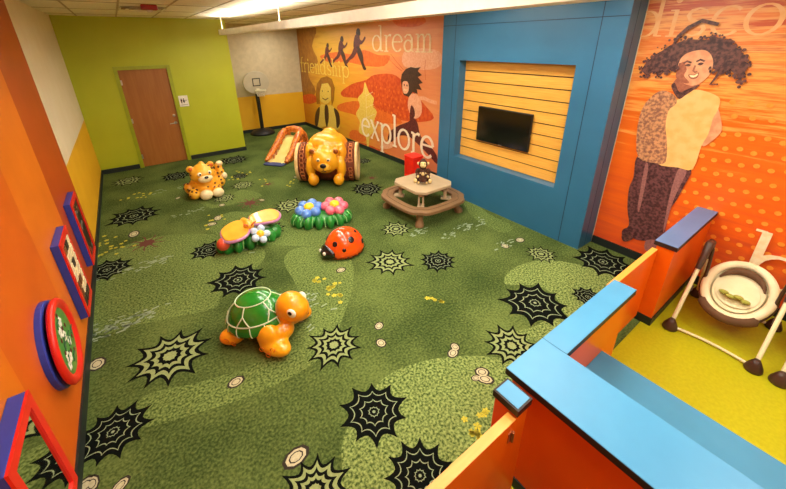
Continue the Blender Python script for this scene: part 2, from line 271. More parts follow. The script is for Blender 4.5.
CURLS = [(-7.787, 2.288, 0.013), (-7.794, 2.202, 0.008), (-7.77, 2.306, 0.011), (-7.78, 2.291, 0.008), (-7.777, 2.252, 0.015), (-7.795, 2.286, 0.016), (-7.759, 2.288, 0.013), (-7.795, 2.373, 0.012), (-7.817, 2.386, 0.007), (-7.817, 2.382, 0.015), (-7.801, 2.404, 0.009), (-7.813, 2.36, 0.014), (-7.782, 2.367, 0.015), (-7.813, 2.378, 0.008), (-7.845, 2.416, 0.015), (-7.845, 2.427, 0.008), (-7.826, 2.374, 0.01), (-7.856, 2.442, 0.008), (-7.866, 2.384, 0.016), (-7.836, 2.413, 0.006), (-7.859, 2.419, 0.01), (-7.873, 2.44, 0.01), (-7.907, 2.458, 0.007), (-7.862, 2.448, 0.014), (-7.877, 2.513, 0.007), (-7.887, 2.428, 0.012), (-7.899, 2.433, 0.006), (-7.939, 2.439, 0.006), (-7.967, 2.585, 0.012), (-7.956, 2.495, 0.007), (-7.941, 2.512, 0.008), (-7.918, 2.499, 0.007), (-7.941, 2.533, 0.011), (-7.945, 2.492, 0.008), (-7.978, 2.486, 0.013), (-8.027, 2.542, 0.01), (-8.009, 2.539, 0.011), (-8.023, 2.535, 0.011), (-8.017, 2.55, 0.012), (-8.015, 2.593, 0.016), (-7.99, 2.514, 0.016), (-8.025, 2.552, 0.011), (-8.094, 2.579, 0.009), (-8.092, 2.561, 0.016), (-8.082, 2.564, 0.012), (-8.059, 2.616, 0.013), (-8.067, 2.587, 0.01), (-8.03, 2.574, 0.009), (-8.031, 2.57, 0.01), (-8.103, 2.595, 0.009), (-8.131, 2.59, 0.015), (-8.102, 2.55, 0.014), (-8.148, 2.556, 0.012), (-8.133, 2.567, 0.014), (-8.096, 2.611, 0.016), (-8.151, 2.599, 0.012), (-8.225, 2.577, 0.015), (-8.23, 2.589, 0.012), (-8.212, 2.598, 0.006), (-8.235, 2.605, 0.01), (-8.222, 2.611, 0.012), (-8.181, 2.573, 0.009), (-8.219, 2.569, 0.009), (-8.245, 2.568, 0.01), (-8.284, 2.577, 0.009), (-8.24, 2.593, 0.007), (-8.251, 2.616, 0.012), (-8.262, 2.603, 0.011), (-8.302, 2.607, 0.015), (-8.237, 2.569, 0.008), (-8.335, 2.585, 0.012), (-8.277, 2.576, 0.012), (-8.324, 2.613, 0.016), (-8.285, 2.57, 0.011), (-8.281, 2.608, 0.007), (-8.268, 2.601, 0.011), (-8.309, 2.591, 0.011), (-8.336, 2.628, 0.007), (-8.336, 2.601, 0.015), (-8.308, 2.627, 0.007), (-8.34, 2.601, 0.012), (-8.328, 2.608, 0.012), (-8.389, 2.568, 0.006), (-8.294, 2.647, 0.01), (-8.366, 2.616, 0.008), (-8.344, 2.594, 0.01), (-8.364, 2.585, 0.006), (-8.329, 2.641, 0.009), (-8.346, 2.592, 0.01), (-8.363, 2.58, 0.014), (-8.365, 2.624, 0.009), (-8.421, 2.55, 0.01), (-8.389, 2.586, 0.009), (-8.402, 2.603, 0.012), (-8.389, 2.587, 0.011), (-8.419, 2.576, 0.014), (-8.384, 2.625, 0.008), (-8.418, 2.552, 0.008), (-8.455, 2.568, 0.008), (-8.465, 2.57, 0.013), (-8.458, 2.558, 0.014), (-8.45, 2.579, 0.015), (-8.432, 2.579, 0.011), (-8.475, 2.562, 0.016), (-8.473, 2.54, 0.007), (-8.535, 2.519, 0.009), (-8.505, 2.527, 0.013), (-8.499, 2.531, 0.011), (-8.524, 2.496, 0.013), (-8.478, 2.533, 0.01), (-8.481, 2.556, 0.008), (-8.501, 2.535, 0.014), (-8.545, 2.497, 0.013), (-8.531, 2.482, 0.015), (-8.575, 2.495, 0.016), (-8.542, 2.491, 0.008), (-8.555, 2.479, 0.008), (-8.532, 2.515, 0.008), (-8.548, 2.482, 0.01), (-8.61, 2.423, 0.012), (-8.606, 2.445, 0.014), (-8.56, 2.44, 0.013), (-8.569, 2.461, 0.011), (-8.606, 2.437, 0.014), (-8.585, 2.445, 0.01), (-8.567, 2.46, 0.007), (-8.6, 2.38, 0.008), (-8.611, 2.406, 0.01), (-8.593, 2.421, 0.011), (-8.566, 2.438, 0.016), (-8.58, 2.411, 0.015), (-8.584, 2.436, 0.011), (-8.591, 2.405, 0.011), (-8.647, 2.367, 0.015), (-8.607, 2.418, 0.013), (-8.644, 2.389, 0.01), (-8.626, 2.371, 0.015), (-8.597, 2.393, 0.012), (-8.623, 2.403, 0.013), (-8.62, 2.368, 0.008), (-8.617, 2.366, 0.009), (-8.653, 2.356, 0.008), (-8.614, 2.36, 0.01), (-8.637, 2.337, 0.007), (-8.616, 2.357, 0.01), (-8.638, 2.347, 0.008), (-8.629, 2.353, 0.014), (-8.631, 2.317, 0.009), (-8.619, 2.324, 0.014), (-8.619, 2.322, 0.007), (-8.629, 2.311, 0.009), (-8.609, 2.333, 0.007), (-8.669, 2.283, 0.016), (-8.626, 2.331, 0.012), (-8.624, 2.273, 0.008), (-8.584, 2.285, 0.008), (-8.622, 2.26, 0.009), (-8.606, 2.254, 0.009), (-8.629, 2.271, 0.009), (-8.618, 2.225, 0.015), (-8.641, 2.259, 0.012), (-8.607, 2.21, 0.016), (-8.642, 2.215, 0.012), (-8.624, 2.233, 0.006), (-8.63, 2.214, 0.014), (-8.629, 2.263, 0.013), (-8.654, 2.222, 0.015), (-8.616, 2.206, 0.012), (-8.611, 2.225, 0.01), (-8.629, 2.165, 0.015), (-8.56, 2.268, 0.008), (-8.618, 2.253, 0.016), (-8.596, 2.244, 0.009), (-8.567, 2.266, 0.014), (-8.638, 2.197, 0.012), (-8.562, 2.301, 0.014), (-8.575, 2.253, 0.013), (-8.571, 2.29, 0.015), (-8.535, 2.263, 0.013), (-8.55, 2.316, 0.011), (-8.502, 2.308, 0.014), (-8.58, 2.241, 0.007), (-8.506, 2.319, 0.016), (-8.471, 2.323, 0.011), (-8.491, 2.313, 0.012), (-8.524, 2.293, 0.015), (-8.512, 2.29, 0.008), (-8.512, 2.28, 0.014), (-8.513, 2.321, 0.013), (-8.481, 2.294, 0.015), (-8.467, 2.281, 0.016), (-8.468, 2.32, 0.014), (-8.468, 2.288, 0.009), (-8.454, 2.3, 0.008), (-8.484, 2.281, 0.007), (-8.484, 2.328, 0.01), (-8.445, 2.325, 0.008), (-8.45, 2.309, 0.011), (-8.442, 2.31, 0.009), (-8.458, 2.301, 0.015), (-8.425, 2.305, 0.015), (-8.431, 2.31, 0.013), (-8.472, 2.286, 0.013), (-8.437, 2.325, 0.012), (-8.371, 2.332, 0.01), (-8.383, 2.29, 0.01), (-8.38, 2.301, 0.009), (-8.369, 2.318, 0.01), (-8.41, 2.287, 0.01), (-8.409, 2.286, 0.015), (-8.111, 2.308, 0.015), (-8.09, 2.287, 0.015), (-8.084, 2.34, 0.008), (-8.117, 2.356, 0.007), (-8.107, 2.32, 0.015), (-8.089, 2.296, 0.011), (-8.111, 2.312, 0.009), (-8.027, 2.28, 0.009), (-8.067, 2.289, 0.013), (-8.045, 2.267, 0.009), (-8.039, 2.283, 0.007), (-8.052, 2.27, 0.009), (-8.057, 2.292, 0.007), (-8.026, 2.3, 0.006), (-8.026, 2.3, 0.011), (-8.046, 2.274, 0.009), (-8.026, 2.297, 0.014), (-8.037, 2.269, 0.009), (-8.031, 2.255, 0.008), (-8.025, 2.273, 0.007), (-8.033, 2.246, 0.011), (-7.987, 2.211, 0.013), (-7.953, 2.282, 0.01), (-7.967, 2.287, 0.011), (-7.965, 2.218, 0.01), (-8.017, 2.254, 0.015), (-8.0, 2.271, 0.01), (-8.016, 2.267, 0.015), (-7.946, 2.231, 0.007), (-7.93, 2.264, 0.009), (-7.946, 2.236, 0.013), (-7.95, 2.227, 0.006), (-7.911, 2.257, 0.01), (-7.907, 2.253, 0.012), (-7.937, 2.213, 0.011), (-7.856, 2.258, 0.011), (-7.859, 2.203, 0.012), (-7.865, 2.226, 0.009), (-7.864, 2.23, 0.01), (-7.862, 2.3, 0.014), (-7.864, 2.237, 0.01), (-7.868, 2.222, 0.015), (-7.821, 2.218, 0.015), (-7.79, 2.207, 0.011), (-7.814, 2.209, 0.007), (-7.753, 2.309, 0.008), (-7.838, 2.201, 0.011), (-7.844, 2.244, 0.008), (-7.846, 2.217, 0.008)]
SH_FACE = [(-8.115, 2.42), (-8.15, 2.46), (-8.216, 2.486), (-8.284, 2.491), (-8.34, 2.453), (-8.38, 2.377), (-8.386, 2.277), (-8.345, 2.195), (-8.281, 2.147), (-8.199, 2.162), (-8.125, 2.216), (-8.105, 2.296), (-8.104, 2.375)]
SH_FACESHADE = [(-8.109, 2.354), (-8.146, 2.369), (-8.186, 2.3), (-8.179, 2.239), (-8.24, 2.176), (-8.193, 2.167), (-8.116, 2.216), (-8.105, 2.296)]
SH_FRINGE = [(-8.115, 2.328), (-8.122, 2.42), (-8.158, 2.498), (-8.236, 2.531), (-8.315, 2.506), (-8.345, 2.463), (-8.267, 2.491), (-8.197, 2.473), (-8.157, 2.413), (-8.138, 2.356)]
SH_EYES = [[(-8.16, 2.341), (-8.183, 2.357), (-8.21, 2.348), (-8.192, 2.332)], [(-8.26, 2.355), (-8.281, 2.374), (-8.308, 2.367), (-8.288, 2.346)]]
SH_BROWS = [[(-8.144, 2.361), (-8.17, 2.383), (-8.209, 2.368)], [(-8.245, 2.38), (-8.274, 2.401), (-8.311, 2.387)]]
SH_NOSE = [(-8.246, 2.344), (-8.242, 2.292), (-8.263, 2.278), (-8.277, 2.289)]
SH_MOUTH = [(-8.211, 2.254), (-8.259, 2.257), (-8.293, 2.279), (-8.296, 2.233), (-8.267, 2.21), (-8.234, 2.218)]
SH_TEETH = [(-8.224, 2.249), (-8.261, 2.249), (-8.287, 2.269), (-8.285, 2.243), (-8.262, 2.228), (-8.237, 2.232)]
SH_BRAID = [(-8.019, 2.557), (-8.041, 2.625), (-8.106, 2.701), (-8.197, 2.76), (-8.333, 2.721)]
SH_LOCK = [(-8.458, 2.313), (-8.441, 2.242), (-8.414, 2.171), (-8.474, 2.179)]
SH_NECK = [(-8.101, 2.144), (-8.134, 2.217), (-8.206, 2.179), (-8.273, 2.152), (-8.323, 2.161), (-8.264, 2.084), (-8.194, 2.014), (-8.128, 2.071)]
SH_COLLAR = [(-8.094, 2.132), (-8.12, 2.162), (-8.179, 2.076), (-8.255, 2.118), (-8.328, 2.162), (-8.3, 2.114), (-8.239, 2.046), (-8.197, 2.003), (-8.142, 2.053)]
SH_SHIRT = [(-8.121, 1.953), (-8.217, 2.014), (-8.292, 2.109), (-8.429, 2.091), (-8.521, 2.04), (-8.533, 1.926), (-8.518, 1.846), (-8.523, 1.685), (-8.501, 1.548), (-8.494, 1.295), (-8.367, 1.277), (-8.15, 1.284), (-8.067, 1.598), (-8.052, 1.816)]
SH_ARM = [(-8.452, 1.931), (-8.517, 1.963), (-8.576, 1.855), (-8.614, 1.735), (-8.575, 1.63), (-8.514, 1.551), (-8.481, 1.652), (-8.456, 1.796)]
SH_SLEEVE = [(-7.972, 1.296), (-7.893, 1.564), (-7.879, 1.836), (-7.935, 1.991), (-8.026, 2.076), (-8.142, 2.038), (-8.184, 1.953), (-8.134, 1.871), (-8.147, 1.701), (-8.202, 1.535), (-8.243, 1.308), (-8.145, 1.273)]
SH_SLEEVE2 = [(-7.962, 1.303), (-7.903, 1.538), (-7.907, 1.75), (-7.975, 1.761), (-8.045, 1.594), (-8.07, 1.391), (-8.041, 1.313)]
SH_LEGS = [(-7.958, 1.302), (-8.138, 1.3), (-8.327, 1.294), (-8.484, 1.283), (-8.473, 1.107), (-8.445, 0.908), (-8.417, 0.779), (-8.423, 0.6), (-8.444, 0.389), (-8.38, 0.326), (-8.264, 0.292), (-8.192, 0.269), (-8.129, 0.273), (-8.071, 0.211), (-8.024, 0.258), (-8.016, 0.335), (-8.068, 0.425), (-8.002, 0.64), (-7.963, 0.891), (-7.978, 1.05)]
SH_MAUVE = [[(-8.06, 1.232), (-8.094, 1.222), (-8.113, 1.041), (-8.126, 0.844), (-8.132, 0.637), (-8.106, 0.679), (-8.081, 0.93)], [(-8.373, 1.252), (-8.45, 1.255), (-8.432, 1.046), (-8.418, 0.839), (-8.428, 0.55), (-8.418, 0.494), (-8.377, 0.883)]]
SH_FOOT = [(-8.291, 0.316), (-8.427, 0.36), (-8.408, 0.275), (-8.364, 0.186), (-8.297, 0.185)]
SH_FOOT2 = [(-8.024, 0.258), (-8.085, 0.309), (-8.148, 0.27), (-8.101, 0.202), (-8.049, 0.189)]
def RUNNERS(P):
    P.shape([(-0.097, 2.589), (-0.185, 2.589), (-0.202, 2.511), (-0.138, 2.479), (-0.054, 2.51)], 6)
    P.shape([(-0.022, 2.494), (-0.168, 2.479), (-0.14, 2.304), (-0.014, 2.269), (0.066, 2.333)], 2)
    P.shape([(-0.133, 2.447), (-0.245, 2.416), (-0.341, 2.48), (-0.365, 2.449), (-0.238, 2.369), (-0.12, 2.367)], 2)
    P.shape([(-0.023, 2.318), (-0.142, 2.32), (-0.242, 2.21), (-0.252, 2.081), (-0.328, 2.003), (-0.237, 1.983), (-0.163, 2.078), (-0.064, 2.205)], 6)
    P.shape([(0.038, 2.317), (-0.077, 2.287), (0.063, 2.169), (0.228, 2.114), (0.368, 2.042), (0.426, 2.074), (0.25, 2.164), (0.147, 2.216)], 2)
    P.shape([(-0.899, 2.746), (-1.001, 2.745), (-1.023, 2.649), (-0.951, 2.611), (-0.853, 2.65)], 6)
    P.shape([(-0.816, 2.631), (-0.985, 2.61), (-0.96, 2.396), (-0.816, 2.354), (-0.72, 2.433)], 2)
    P.shape([(-0.947, 2.572), (-1.077, 2.533), (-1.184, 2.609), (-1.213, 2.571), (-1.07, 2.475), (-0.935, 2.474)], 2)
    P.shape([(-0.824, 2.414), (-0.962, 2.415), (-1.082, 2.279), (-1.098, 2.121), (-1.189, 2.025), (-1.085, 2.0), (-0.996, 2.118), (-0.876, 2.275)], 6)
    P.shape([(-0.753, 2.413), (-0.888, 2.375), (-0.73, 2.231), (-0.539, 2.164), (-0.377, 2.075), (-0.307, 2.115), (-0.511, 2.226), (-0.63, 2.29)], 2)
    P.shape([(-1.691, 2.899), (-1.806, 2.895), (-1.836, 2.778), (-1.755, 2.733), (-1.642, 2.782)], 6)
    P.shape([(-1.6, 2.76), (-1.794, 2.732), (-1.774, 2.471), (-1.611, 2.421), (-1.498, 2.519)], 2)
    P.shape([(-1.752, 2.686), (-1.901, 2.637), (-2.02, 2.728), (-2.054, 2.682), (-1.897, 2.567), (-1.742, 2.567)], 2)
    P.shape([(-1.618, 2.495), (-1.776, 2.495), (-1.918, 2.328), (-1.944, 2.135), (-2.05, 2.017), (-1.934, 1.987), (-1.827, 2.131), (-1.683, 2.324)], 6)
    P.shape([(-1.537, 2.494), (-1.693, 2.446), (-1.517, 2.271), (-1.299, 2.189), (-1.113, 2.079), (-1.03, 2.129), (-1.264, 2.265), (-1.399, 2.344)], 2)
# ------------------------------------------------------------------ setting: floor with its woven pattern
M_carpet = carpet_mat('green_carpet', (52, 69, 30), (106, 122, 62), 0.30, 0.76, 50, 1.3, 0.8)
M_speck = carpet_mat('speckled_carpet', (56, 76, 30), (150, 168, 96), 0.34, 0.68, 52, 1.0, 0.12)
M_speck2 = carpet_mat('worn_speckled_carpet', (58, 76, 32), (130, 148, 80), 0.34, 0.70, 52, 1.0, 0.25)
M_wblack = mat('carpet_black', (9, 12, 10), 0.95, (15, 19, 15), 60, spec=.05)
M_wlight = mat('carpet_sage', (128, 140, 84), 0.95, (146, 158, 100), 60)
M_wline = mat('carpet_grey_green', (136, 150, 112), 0.95, (154, 166, 130), 60, spec=.05)
M_stone = mat('carpet_stone', (178, 170, 136), 0.95, (196, 188, 154), 60, spec=.05)
M_stoneline = mat('carpet_stone_outline', (40, 32, 22), 0.95)
M_flower = mat('carpet_yellow', (190, 180, 52), 0.95, (204, 194, 70), 60, spec=.05)
M_fleck = mat('carpet_pale_blue', (126, 142, 116), 0.95, (150, 164, 140), 60, spec=.05)
M_bug = mat('carpet_maroon', (84, 36, 26), 0.95, (100, 48, 34), 60)
M_vinyl = mat('lime_vinyl', (178, 176, 16), 0.4, (188, 186, 24), 40)
fl = MB()
fl.box(-0.1, 5.7, -12.1, 2.02, -0.1, 0.0, 0)
fl.poly([(2.2, -12.0, 0.002), (5.6, -12.0, 0.002), (5.6, -8.72, 0.002), (2.2, -8.72, 0.002)], 10)
def flat(pts, z, mi): fl.poly([(x, y, z) for x, y in pts], mi)
for zone in ZONES:
    flat(smooth_poly(zone), 0.0006, 1 if zone in (ZONES[2], ZONES[3]) else 11)
def star(cx, cy, r, n, rot, inner=0.70, jit=None):
    o = []
    for i in range(n):
        a0 = rot + 2 * PI * i / n; a1 = rot + 2 * PI * (i + 1) / n
        j0 = jit[i] if jit else 1; j1 = jit[(i + 1) % n] if jit else 1
        for t in (0, 0.12, 0.3, 0.5, 0.7, 0.88):
            a = a0 + (a1 - a0) * t; w = 1 - (1 - inner) * (math.sin(PI * t) ** 0.62)
            rad = r * w * (j0 * (1 - t) + j1 * t); o.append((cx + rad * math.cos(a), cy + rad * math.sin(a)))
    return o
def fan(pts, cx, cy, z, mi):
    n = len(pts); fl.add([(x, y, z) for x, y in pts] + [(cx, cy, z)], [(i, (i + 1) % n, n) for i in range(n)], mi)
for k, (cx, cy, r, st) in enumerate(WEBS):
    rnd = random.Random(k * 3 + 1); n = rnd.choice([10, 11, 11, 12]); rot = rnd.uniform(0, 1)
    jit = [rnd.uniform(0.9, 1.08) for _ in range(n)]
    if st == 'b': seq = [(1, 2, .70), (.70, 4, .78), (.662, 2, .78), (.42, 4, .80), (.384, 2, .80), (.17, 4, .8), (.14, 2, .8), (.05, 4, .8)]
    else: seq = [(1, 2, .66), (.78, 3, .72), (.60, 2, .74), (.44, 3, .78), (.31, 2, .78), (.17, 3, .85)]
    for q, (f_, mi, inn) in enumerate(seq):
        fan(star(cx, cy, r * f_, n, rot, inn, jit), cx, cy, 0.0012 + q * 0.0003, mi)
def bug(cx, cy, r):
    fan(star(cx, cy, r * .62, 9, .3, .6), cx, cy, 0.0013, 9)
    for i in range(9):
        a = 2 * PI * i / 9 + .2; b = a + 0.5
        p = [(cx + r * .3 * math.cos(a), cy + r * .3 * math.sin(a)), (cx + r * .8 * math.cos(a), cy + r * .8 * math.sin(a)), (cx + r * 1.1 * math.cos(a + .15), cy + r * 1.1 * math.sin(a + .15)), (cx + r * .75 * math.cos(a + .12), cy + r * .75 * math.sin(a + .12))]
        flat(p, 0.0014, 9)
for b_ in BUGS: bug(*b_)
def pebble(cx, cy, r, rnd):
    a0 = rnd.uniform(0, 6); e = rnd.uniform(.6, .85)
    def ring(k):
        return [(cx + k * r * math.cos(t) * math.cos(a0) - k * r * e * math.sin(t) * math.sin(a0), cy + k * r * math.cos(t) * math.sin(a0) + k * r * e * math.sin(t) * math.cos(a0)) for t in [2 * PI * i / 9 for i in range(9)]]
    flat(ring(1), 0.0013, 5); flat(ring(.84), 0.0016, 6 - 1 if False else 5)
    fan(ring(1.32), cx, cy, 0.0011, 6); flat(ring(.70), 0.0018, 6); flat(ring(.56), 0.0021, 5)
rnd = random.Random(5)
for cx, cy, r in STONES: pebble(cx, cy, r, rnd)
def bloom(cx, cy, r, rot):
    for i in range(5):
        a = rot + 2 * PI * i / 5; p = []
        for t in (-.5, 0, .5):
            rad = r * (1 if t == 0 else .72); p.append((cx + rad * math.cos(a + t), cy + rad * math.sin(a + t)))
        flat([(cx, cy)] + p, 0.0014, 7)
for cx, cy, spread, n in BLOOMS:
    for i in range(n):
        bloom(cx + rnd.gauss(0, spread), cy + rnd.gauss(0, spread), rnd.uniform(.022, .034), rnd.uniform(0, 6))
for cx, cy, sx, sy, n in FLECKS:
    for i in range(n):
        x = cx + rnd.gauss(0, sx); y = cy + rnd.gauss(0, sy); a = rnd.uniform(-.5, .5); l = rnd.uniform(.015, .04); w = rnd.uniform(.006, .012)
        ca, sa = math.cos(a), math.sin(a)
        flat([(x - l * ca + w * sa, y - l * sa - w * ca), (x + l * ca + w * sa, y + l * sa - w * ca), (x + l * ca - w * sa, y + l * sa + w * ca), (x - l * ca - w * sa, y - l * sa + w * ca)], 0.0014, 8)
fl2 = struct(fl.build('floor', [M_carpet, M_speck, M_wblack, M_wlight, M_wline, M_stone, M_stoneline, M_flower, M_fleck, M_bug, M_vinyl, M_speck2]))

# ------------------------------------------------------------------ setting: walls, ceiling, baseboards
HC = 3.13
b = MB(); b.box(-0.1, 0, -3.70, 0.0, 0, 1.20, 0); b.box(-0.1, 0, -3.70, 0.0, 1.20, HC, 1)
for k, (y0, y1, mi) in enumerate([(-4.98, -3.70, 2), (-6.05, -4.98, 3), (-7.2, -6.05, 4), (-8.3, -7.2, 3), (-9.5, -8.3, 4), (-12, -9.5, 3)]):  # vertical bands alternating darker and lighter orange
    b.box(-0.1, 0, y0, y1, 0, HC, mi)
struct(b.build('wall_left', [M_yellow, M_white, M_orange_dark, M_orange_light, M_orange]))
b = MB(); b.box(-0.1, 0.77, 0, 0.1, 0, HC); b.box(1.68, 3.05, 0, 0.1, 0, HC); b.box(0.77, 1.68, 0, 0.1, 2.13, HC); b.box(2.95, 3.05, 0.1, 1.92, 0, HC)
struct(b.build('wall_back', M_lime))
b = MB(); b.box(2.95, 5.7, 1.92, 2.02, 0, 1.11, 0); b.box(2.95, 5.7, 1.92, 2.02, 1.11, HC, 1)
struct(b.build('wall_alcove', [M_yellow, mat('taupe_paint', (196, 180, 146), .7)]))
b = MB(); b.box(5.6, 5.7, -12, 1.92, 0, HC); struct(b.build('wall_right', M_white))
b = MB(); b.box(-0.1, 5.7, -12.1, -12, 0, HC); struct(b.build('wall_front', M_white))
b = MB(); b.box(-0.1, 5.7, -12.1, 2.02, HC, HC + 0.1, 0)
x = 0.40
while x < 5.6: b.box(x - .012, x + .012, -12, 1.9, HC - .006, HC, 1); x += 0.61
y = -11.6
while y < 1.9: b.box(0, 5.6, y - .012, y + .012, HC - .005, HC, 1); y += 1.22
struct(b.build('ceiling', [M_ceil, M_grid]))
b = MB(); b.box(0, 0.015, -12, 0, 0, 0.10); struct(b.build('baseboard_left', M_base))
b = MB(); b.box(0.015, 0.70, -0.015, 0, 0, 0.10); b.box(1.75, 3.05, -0.015, 0, 0, 0.10); b.box(3.05, 3.065, -0.015, 1.9, 0, 0.10); struct(b.build('baseboard_back', M_base))
b = MB(); b.box(3.065, 5.58, 1.905, 1.92, 0, 0.10); struct(b.build('baseboard_alcove', M_base))
b = MB(); b.box(5.575, 5.6, -4.94, 1.92, 0, 0.10); b.box(5.575, 5.6, -12, -7.69, 0, 0.10); struct(b.build('baseboard_right', M_base))

# door in the green wall
d = struct(MB().box(0.78, 1.67, 0.02, 0.065, 0.01, 2.12).build('door_1', M_door)); bev(d, .003)
b = MB(); b.box(0.71, 0.78, -0.015, 0.1, 0, 2.19); b.box(1.67, 1.74, -0.015, 0.1, 0, 2.19); b.box(0.78, 1.67, -0.015, 0.1, 2.12, 2.19)
b.build('door_frame', mat('lime_door_frame', (150, 160, 22), 0.4), d)
h = MB(); h.lathe([(.033, 0), (.033, .012), (.012, .016), (.012, .05)], 16, 0, Matrix.Translation((1.60, .02, .92)) @ Matrix.Rotation(PI / 2, 4, 'X'))
h.tube([(1.60, -.03, .92), (1.55, -.034, .92), (1.48, -.03, .918)], .011); h.build('door_handle', M_steel, d)
h = MB(); h.lathe([(.030, 0), (.030, .012), (.018, .018)], 16, 0, Matrix.Translation((1.60, .02, 1.09)) @ Matrix.Rotation(PI / 2, 4, 'X')); h.build('deadbolt', M_steel, d)
for z in (.25, 1.06, 1.87):
    h = MB(); h.tube([(.778, .008, z - .05), (.778, .008, z + .05)], .010, 10); h.box(.78, .81, .016, .021, z - .05, z + .05); h.build('hinge', M_steel, d)

# restroom sign beside the door
M_paper = mat('white_sign_plastic', (232, 228, 214), 0.4)
s = tag(bev(MB().box(1.765, 1.955, -.010, 0, 1.27, 1.515).build('wall_sign', M_paper), .004), 'small white rectangular sign with black pictograms on green wall beside the brown door', 'sign')
p = MB()
for cx, skirt in ((1.815, False), (1.865, True)):
    p.ell((cx, -.0105, 1.445), (.010, .0012, .010), n=12, h=6)
    if skirt: pts = [(cx - .008, 1.433), (cx + .008, 1.433), (cx + .024, 1.375), (cx + .008, 1.375), (cx + .007, 1.345), (cx - .007, 1.345), (cx - .008, 1.375), (cx - .024, 1.375)]
    else: pts = [(cx - .017, 1.433), (cx + .017, 1.433), (cx + .017, 1.39), (cx + .011, 1.39), (cx + .011, 1.345), (cx - .011, 1.345), (cx - .011, 1.39), (cx - .017, 1.39)]
    p.poly([(a, -.0108, c) for a, c in pts])
p.box(1.845 - .003, 1.845 - .001, -.0108, -.0101, 1.345, 1.455); p.box(1.895, 1.925, -.0112, -.0101, 1.40, 1.412); p.box(1.79, 1.93, -.0112, -.0101, 1.305, 1.313)
p.build('pictogram', M_black, s)


# ------------------------------------------------------------------ printed wall murals
def arc(cx, cy, rx, ry, a0, a1, w0, w1=None, n=18):
    """stroke: thick where it runs upright, thin where it runs level"""
    w1 = w0 if w1 is None else w1; o = []
    for i in range(n + 1):
        a = math.radians(a0 + (a1 - a0) * i / n); t = abs(math.cos(a))
        o.append((cx + rx * math.cos(a), cy + ry * math.sin(a), w1 + (w0 - w1) * t))
    return o
def letter(ch, w=0.15, t=0.05):
    L = lambda x0, y0, x1, y1, ww: [(x0, y0, ww), (x1, y1, ww)]
    serif = lambda x, y, h=.17: L(x - h, y, x + h, y, t)
    if ch == 'd': return [arc(.42, .5, .36, .5, 0, 360, w, t), L(.80, 0, .80, 1.62, w), L(.60, 1.6, .80, 1.6, t), L(.8, .02, 1.0, .02, t)], 1.05
    if ch == 'i': return [L(.25, 0, .25, 1, w), serif(.25, 0), L(.06, .98, .25, .98, t), arc(.25, 1.35, .055, .055, 0, 360, .11, .11, 10)], .5
    if ch == 's': return [[(.66, .80, t), (.6, .93, t), (.4, 1.0, t), (.2, .93, w * .8), (.13, .76, w), (.22, .6, w), (.4, .5, w), (.58, .4, w), (.66, .24, w), (.58, .08, w * .8), (.38, .0, t), (.18, .07, t), (.1, .22, t)]], .78
    if ch == 'c': return [arc(.45, .5, .38, .5, 48, 318, w, t)], .85
    if ch == 'o': return [arc(.46, .5, .40, .5, 0, 360, w, t)], .95
    if ch == 'v': return [L(.08, 1, .42, 0, w), L(.42, 0, .76, 1, t), serif(.08, 1, .13), serif(.76, 1, .12)], .85
    if ch == 'e': return [arc(.44, .5, .37, .5, 10, 318, w, t), L(.1, .57, .80, .57, t)], .88
    if ch == 'r': return [L(.22, 0, .22, 1, w), serif(.22, 0), L(.05, .98, .22, .98, t), [(.22, .7, t), (.34, .93, t), (.5, 1, w * .8), (.62, .95, w)]], .68
    if ch == 'm': return [L(.22, 0, .22, 1, w), serif(.22, 0), [(.22, .72, t), (.4, .97, t), (.56, .93, w * .8), (.62, .72, w), (.62, 0, w)], serif(.62, 0), [(.62, .72, t), (.8, .97, t), (.96, .93, w * .8), (1.02, .72, w), (1.02, 0, w)], serif(1.02, 0), L(.05, .98, .22, .98, t)], 1.25
    if ch == 'n': return [L(.22, 0, .22, 1, w), serif(.22, 0), [(.22, .72, t), (.4, .97, t), (.58, .93, w * .8), (.65, .72, w), (.65, 0, w)], serif(.65, 0), L(.05, .98, .22, .98, t)], .88
    if ch == 'h': return [L(.22, 0, .22, 1.62, w), serif(.22, 0), [(.22, .72, t), (.4, .97, t), (.58, .93, w * .8), (.65, .72, w), (.65, 0, w)], serif(.65, 0), L(.05, 1.6, .22, 1.6, t)], .88
    if ch == 'a': return [arc(.38, .33, .28, .33, 0, 360, w, t), [(.12, .82, w * .7), (.3, .98, t), (.52, .95, w * .7), (.64, .76, w), (.64, .1, w), (.76, 0, t)]], .85
    if ch == 'f': return [L(.25, 0, .25, 1.25, w), serif(.25, 0), [(.25, 1.2, w), (.32, 1.5, w * .7), (.48, 1.6, t), (.6, 1.54, w * .8)], L(.05, .97, .5, .97, t)], .58
    if ch == 'p': return [L(.22, -.6, .22, 1, w), serif(.22, -.6), arc(.58, .5, .36, .5, 0, 360, w, t), L(.05, .98, .22, .98, t)], 1.05
    if ch == 'x': return [L(.1, 1, .7, 0, w), L(.1, 0, .7, 1, t), serif(.1, 1, .1), serif(.7, 0, .1), serif(.1, 0, .1), serif(.7, 1, .1)], .82
    if ch == 'l': return [L(.22, 0, .22, 1.62, w), serif(.22, 0), L(.05, 1.6, .22, 1.6, t)], .45
    if ch == 'b': return [L(.22, 0, .22, 1.62, w), arc(.58, .5, .36, .5, 0, 360, w, t), L(.05, 1.6, .22, 1.6, t)], 1.05
    return [], .5
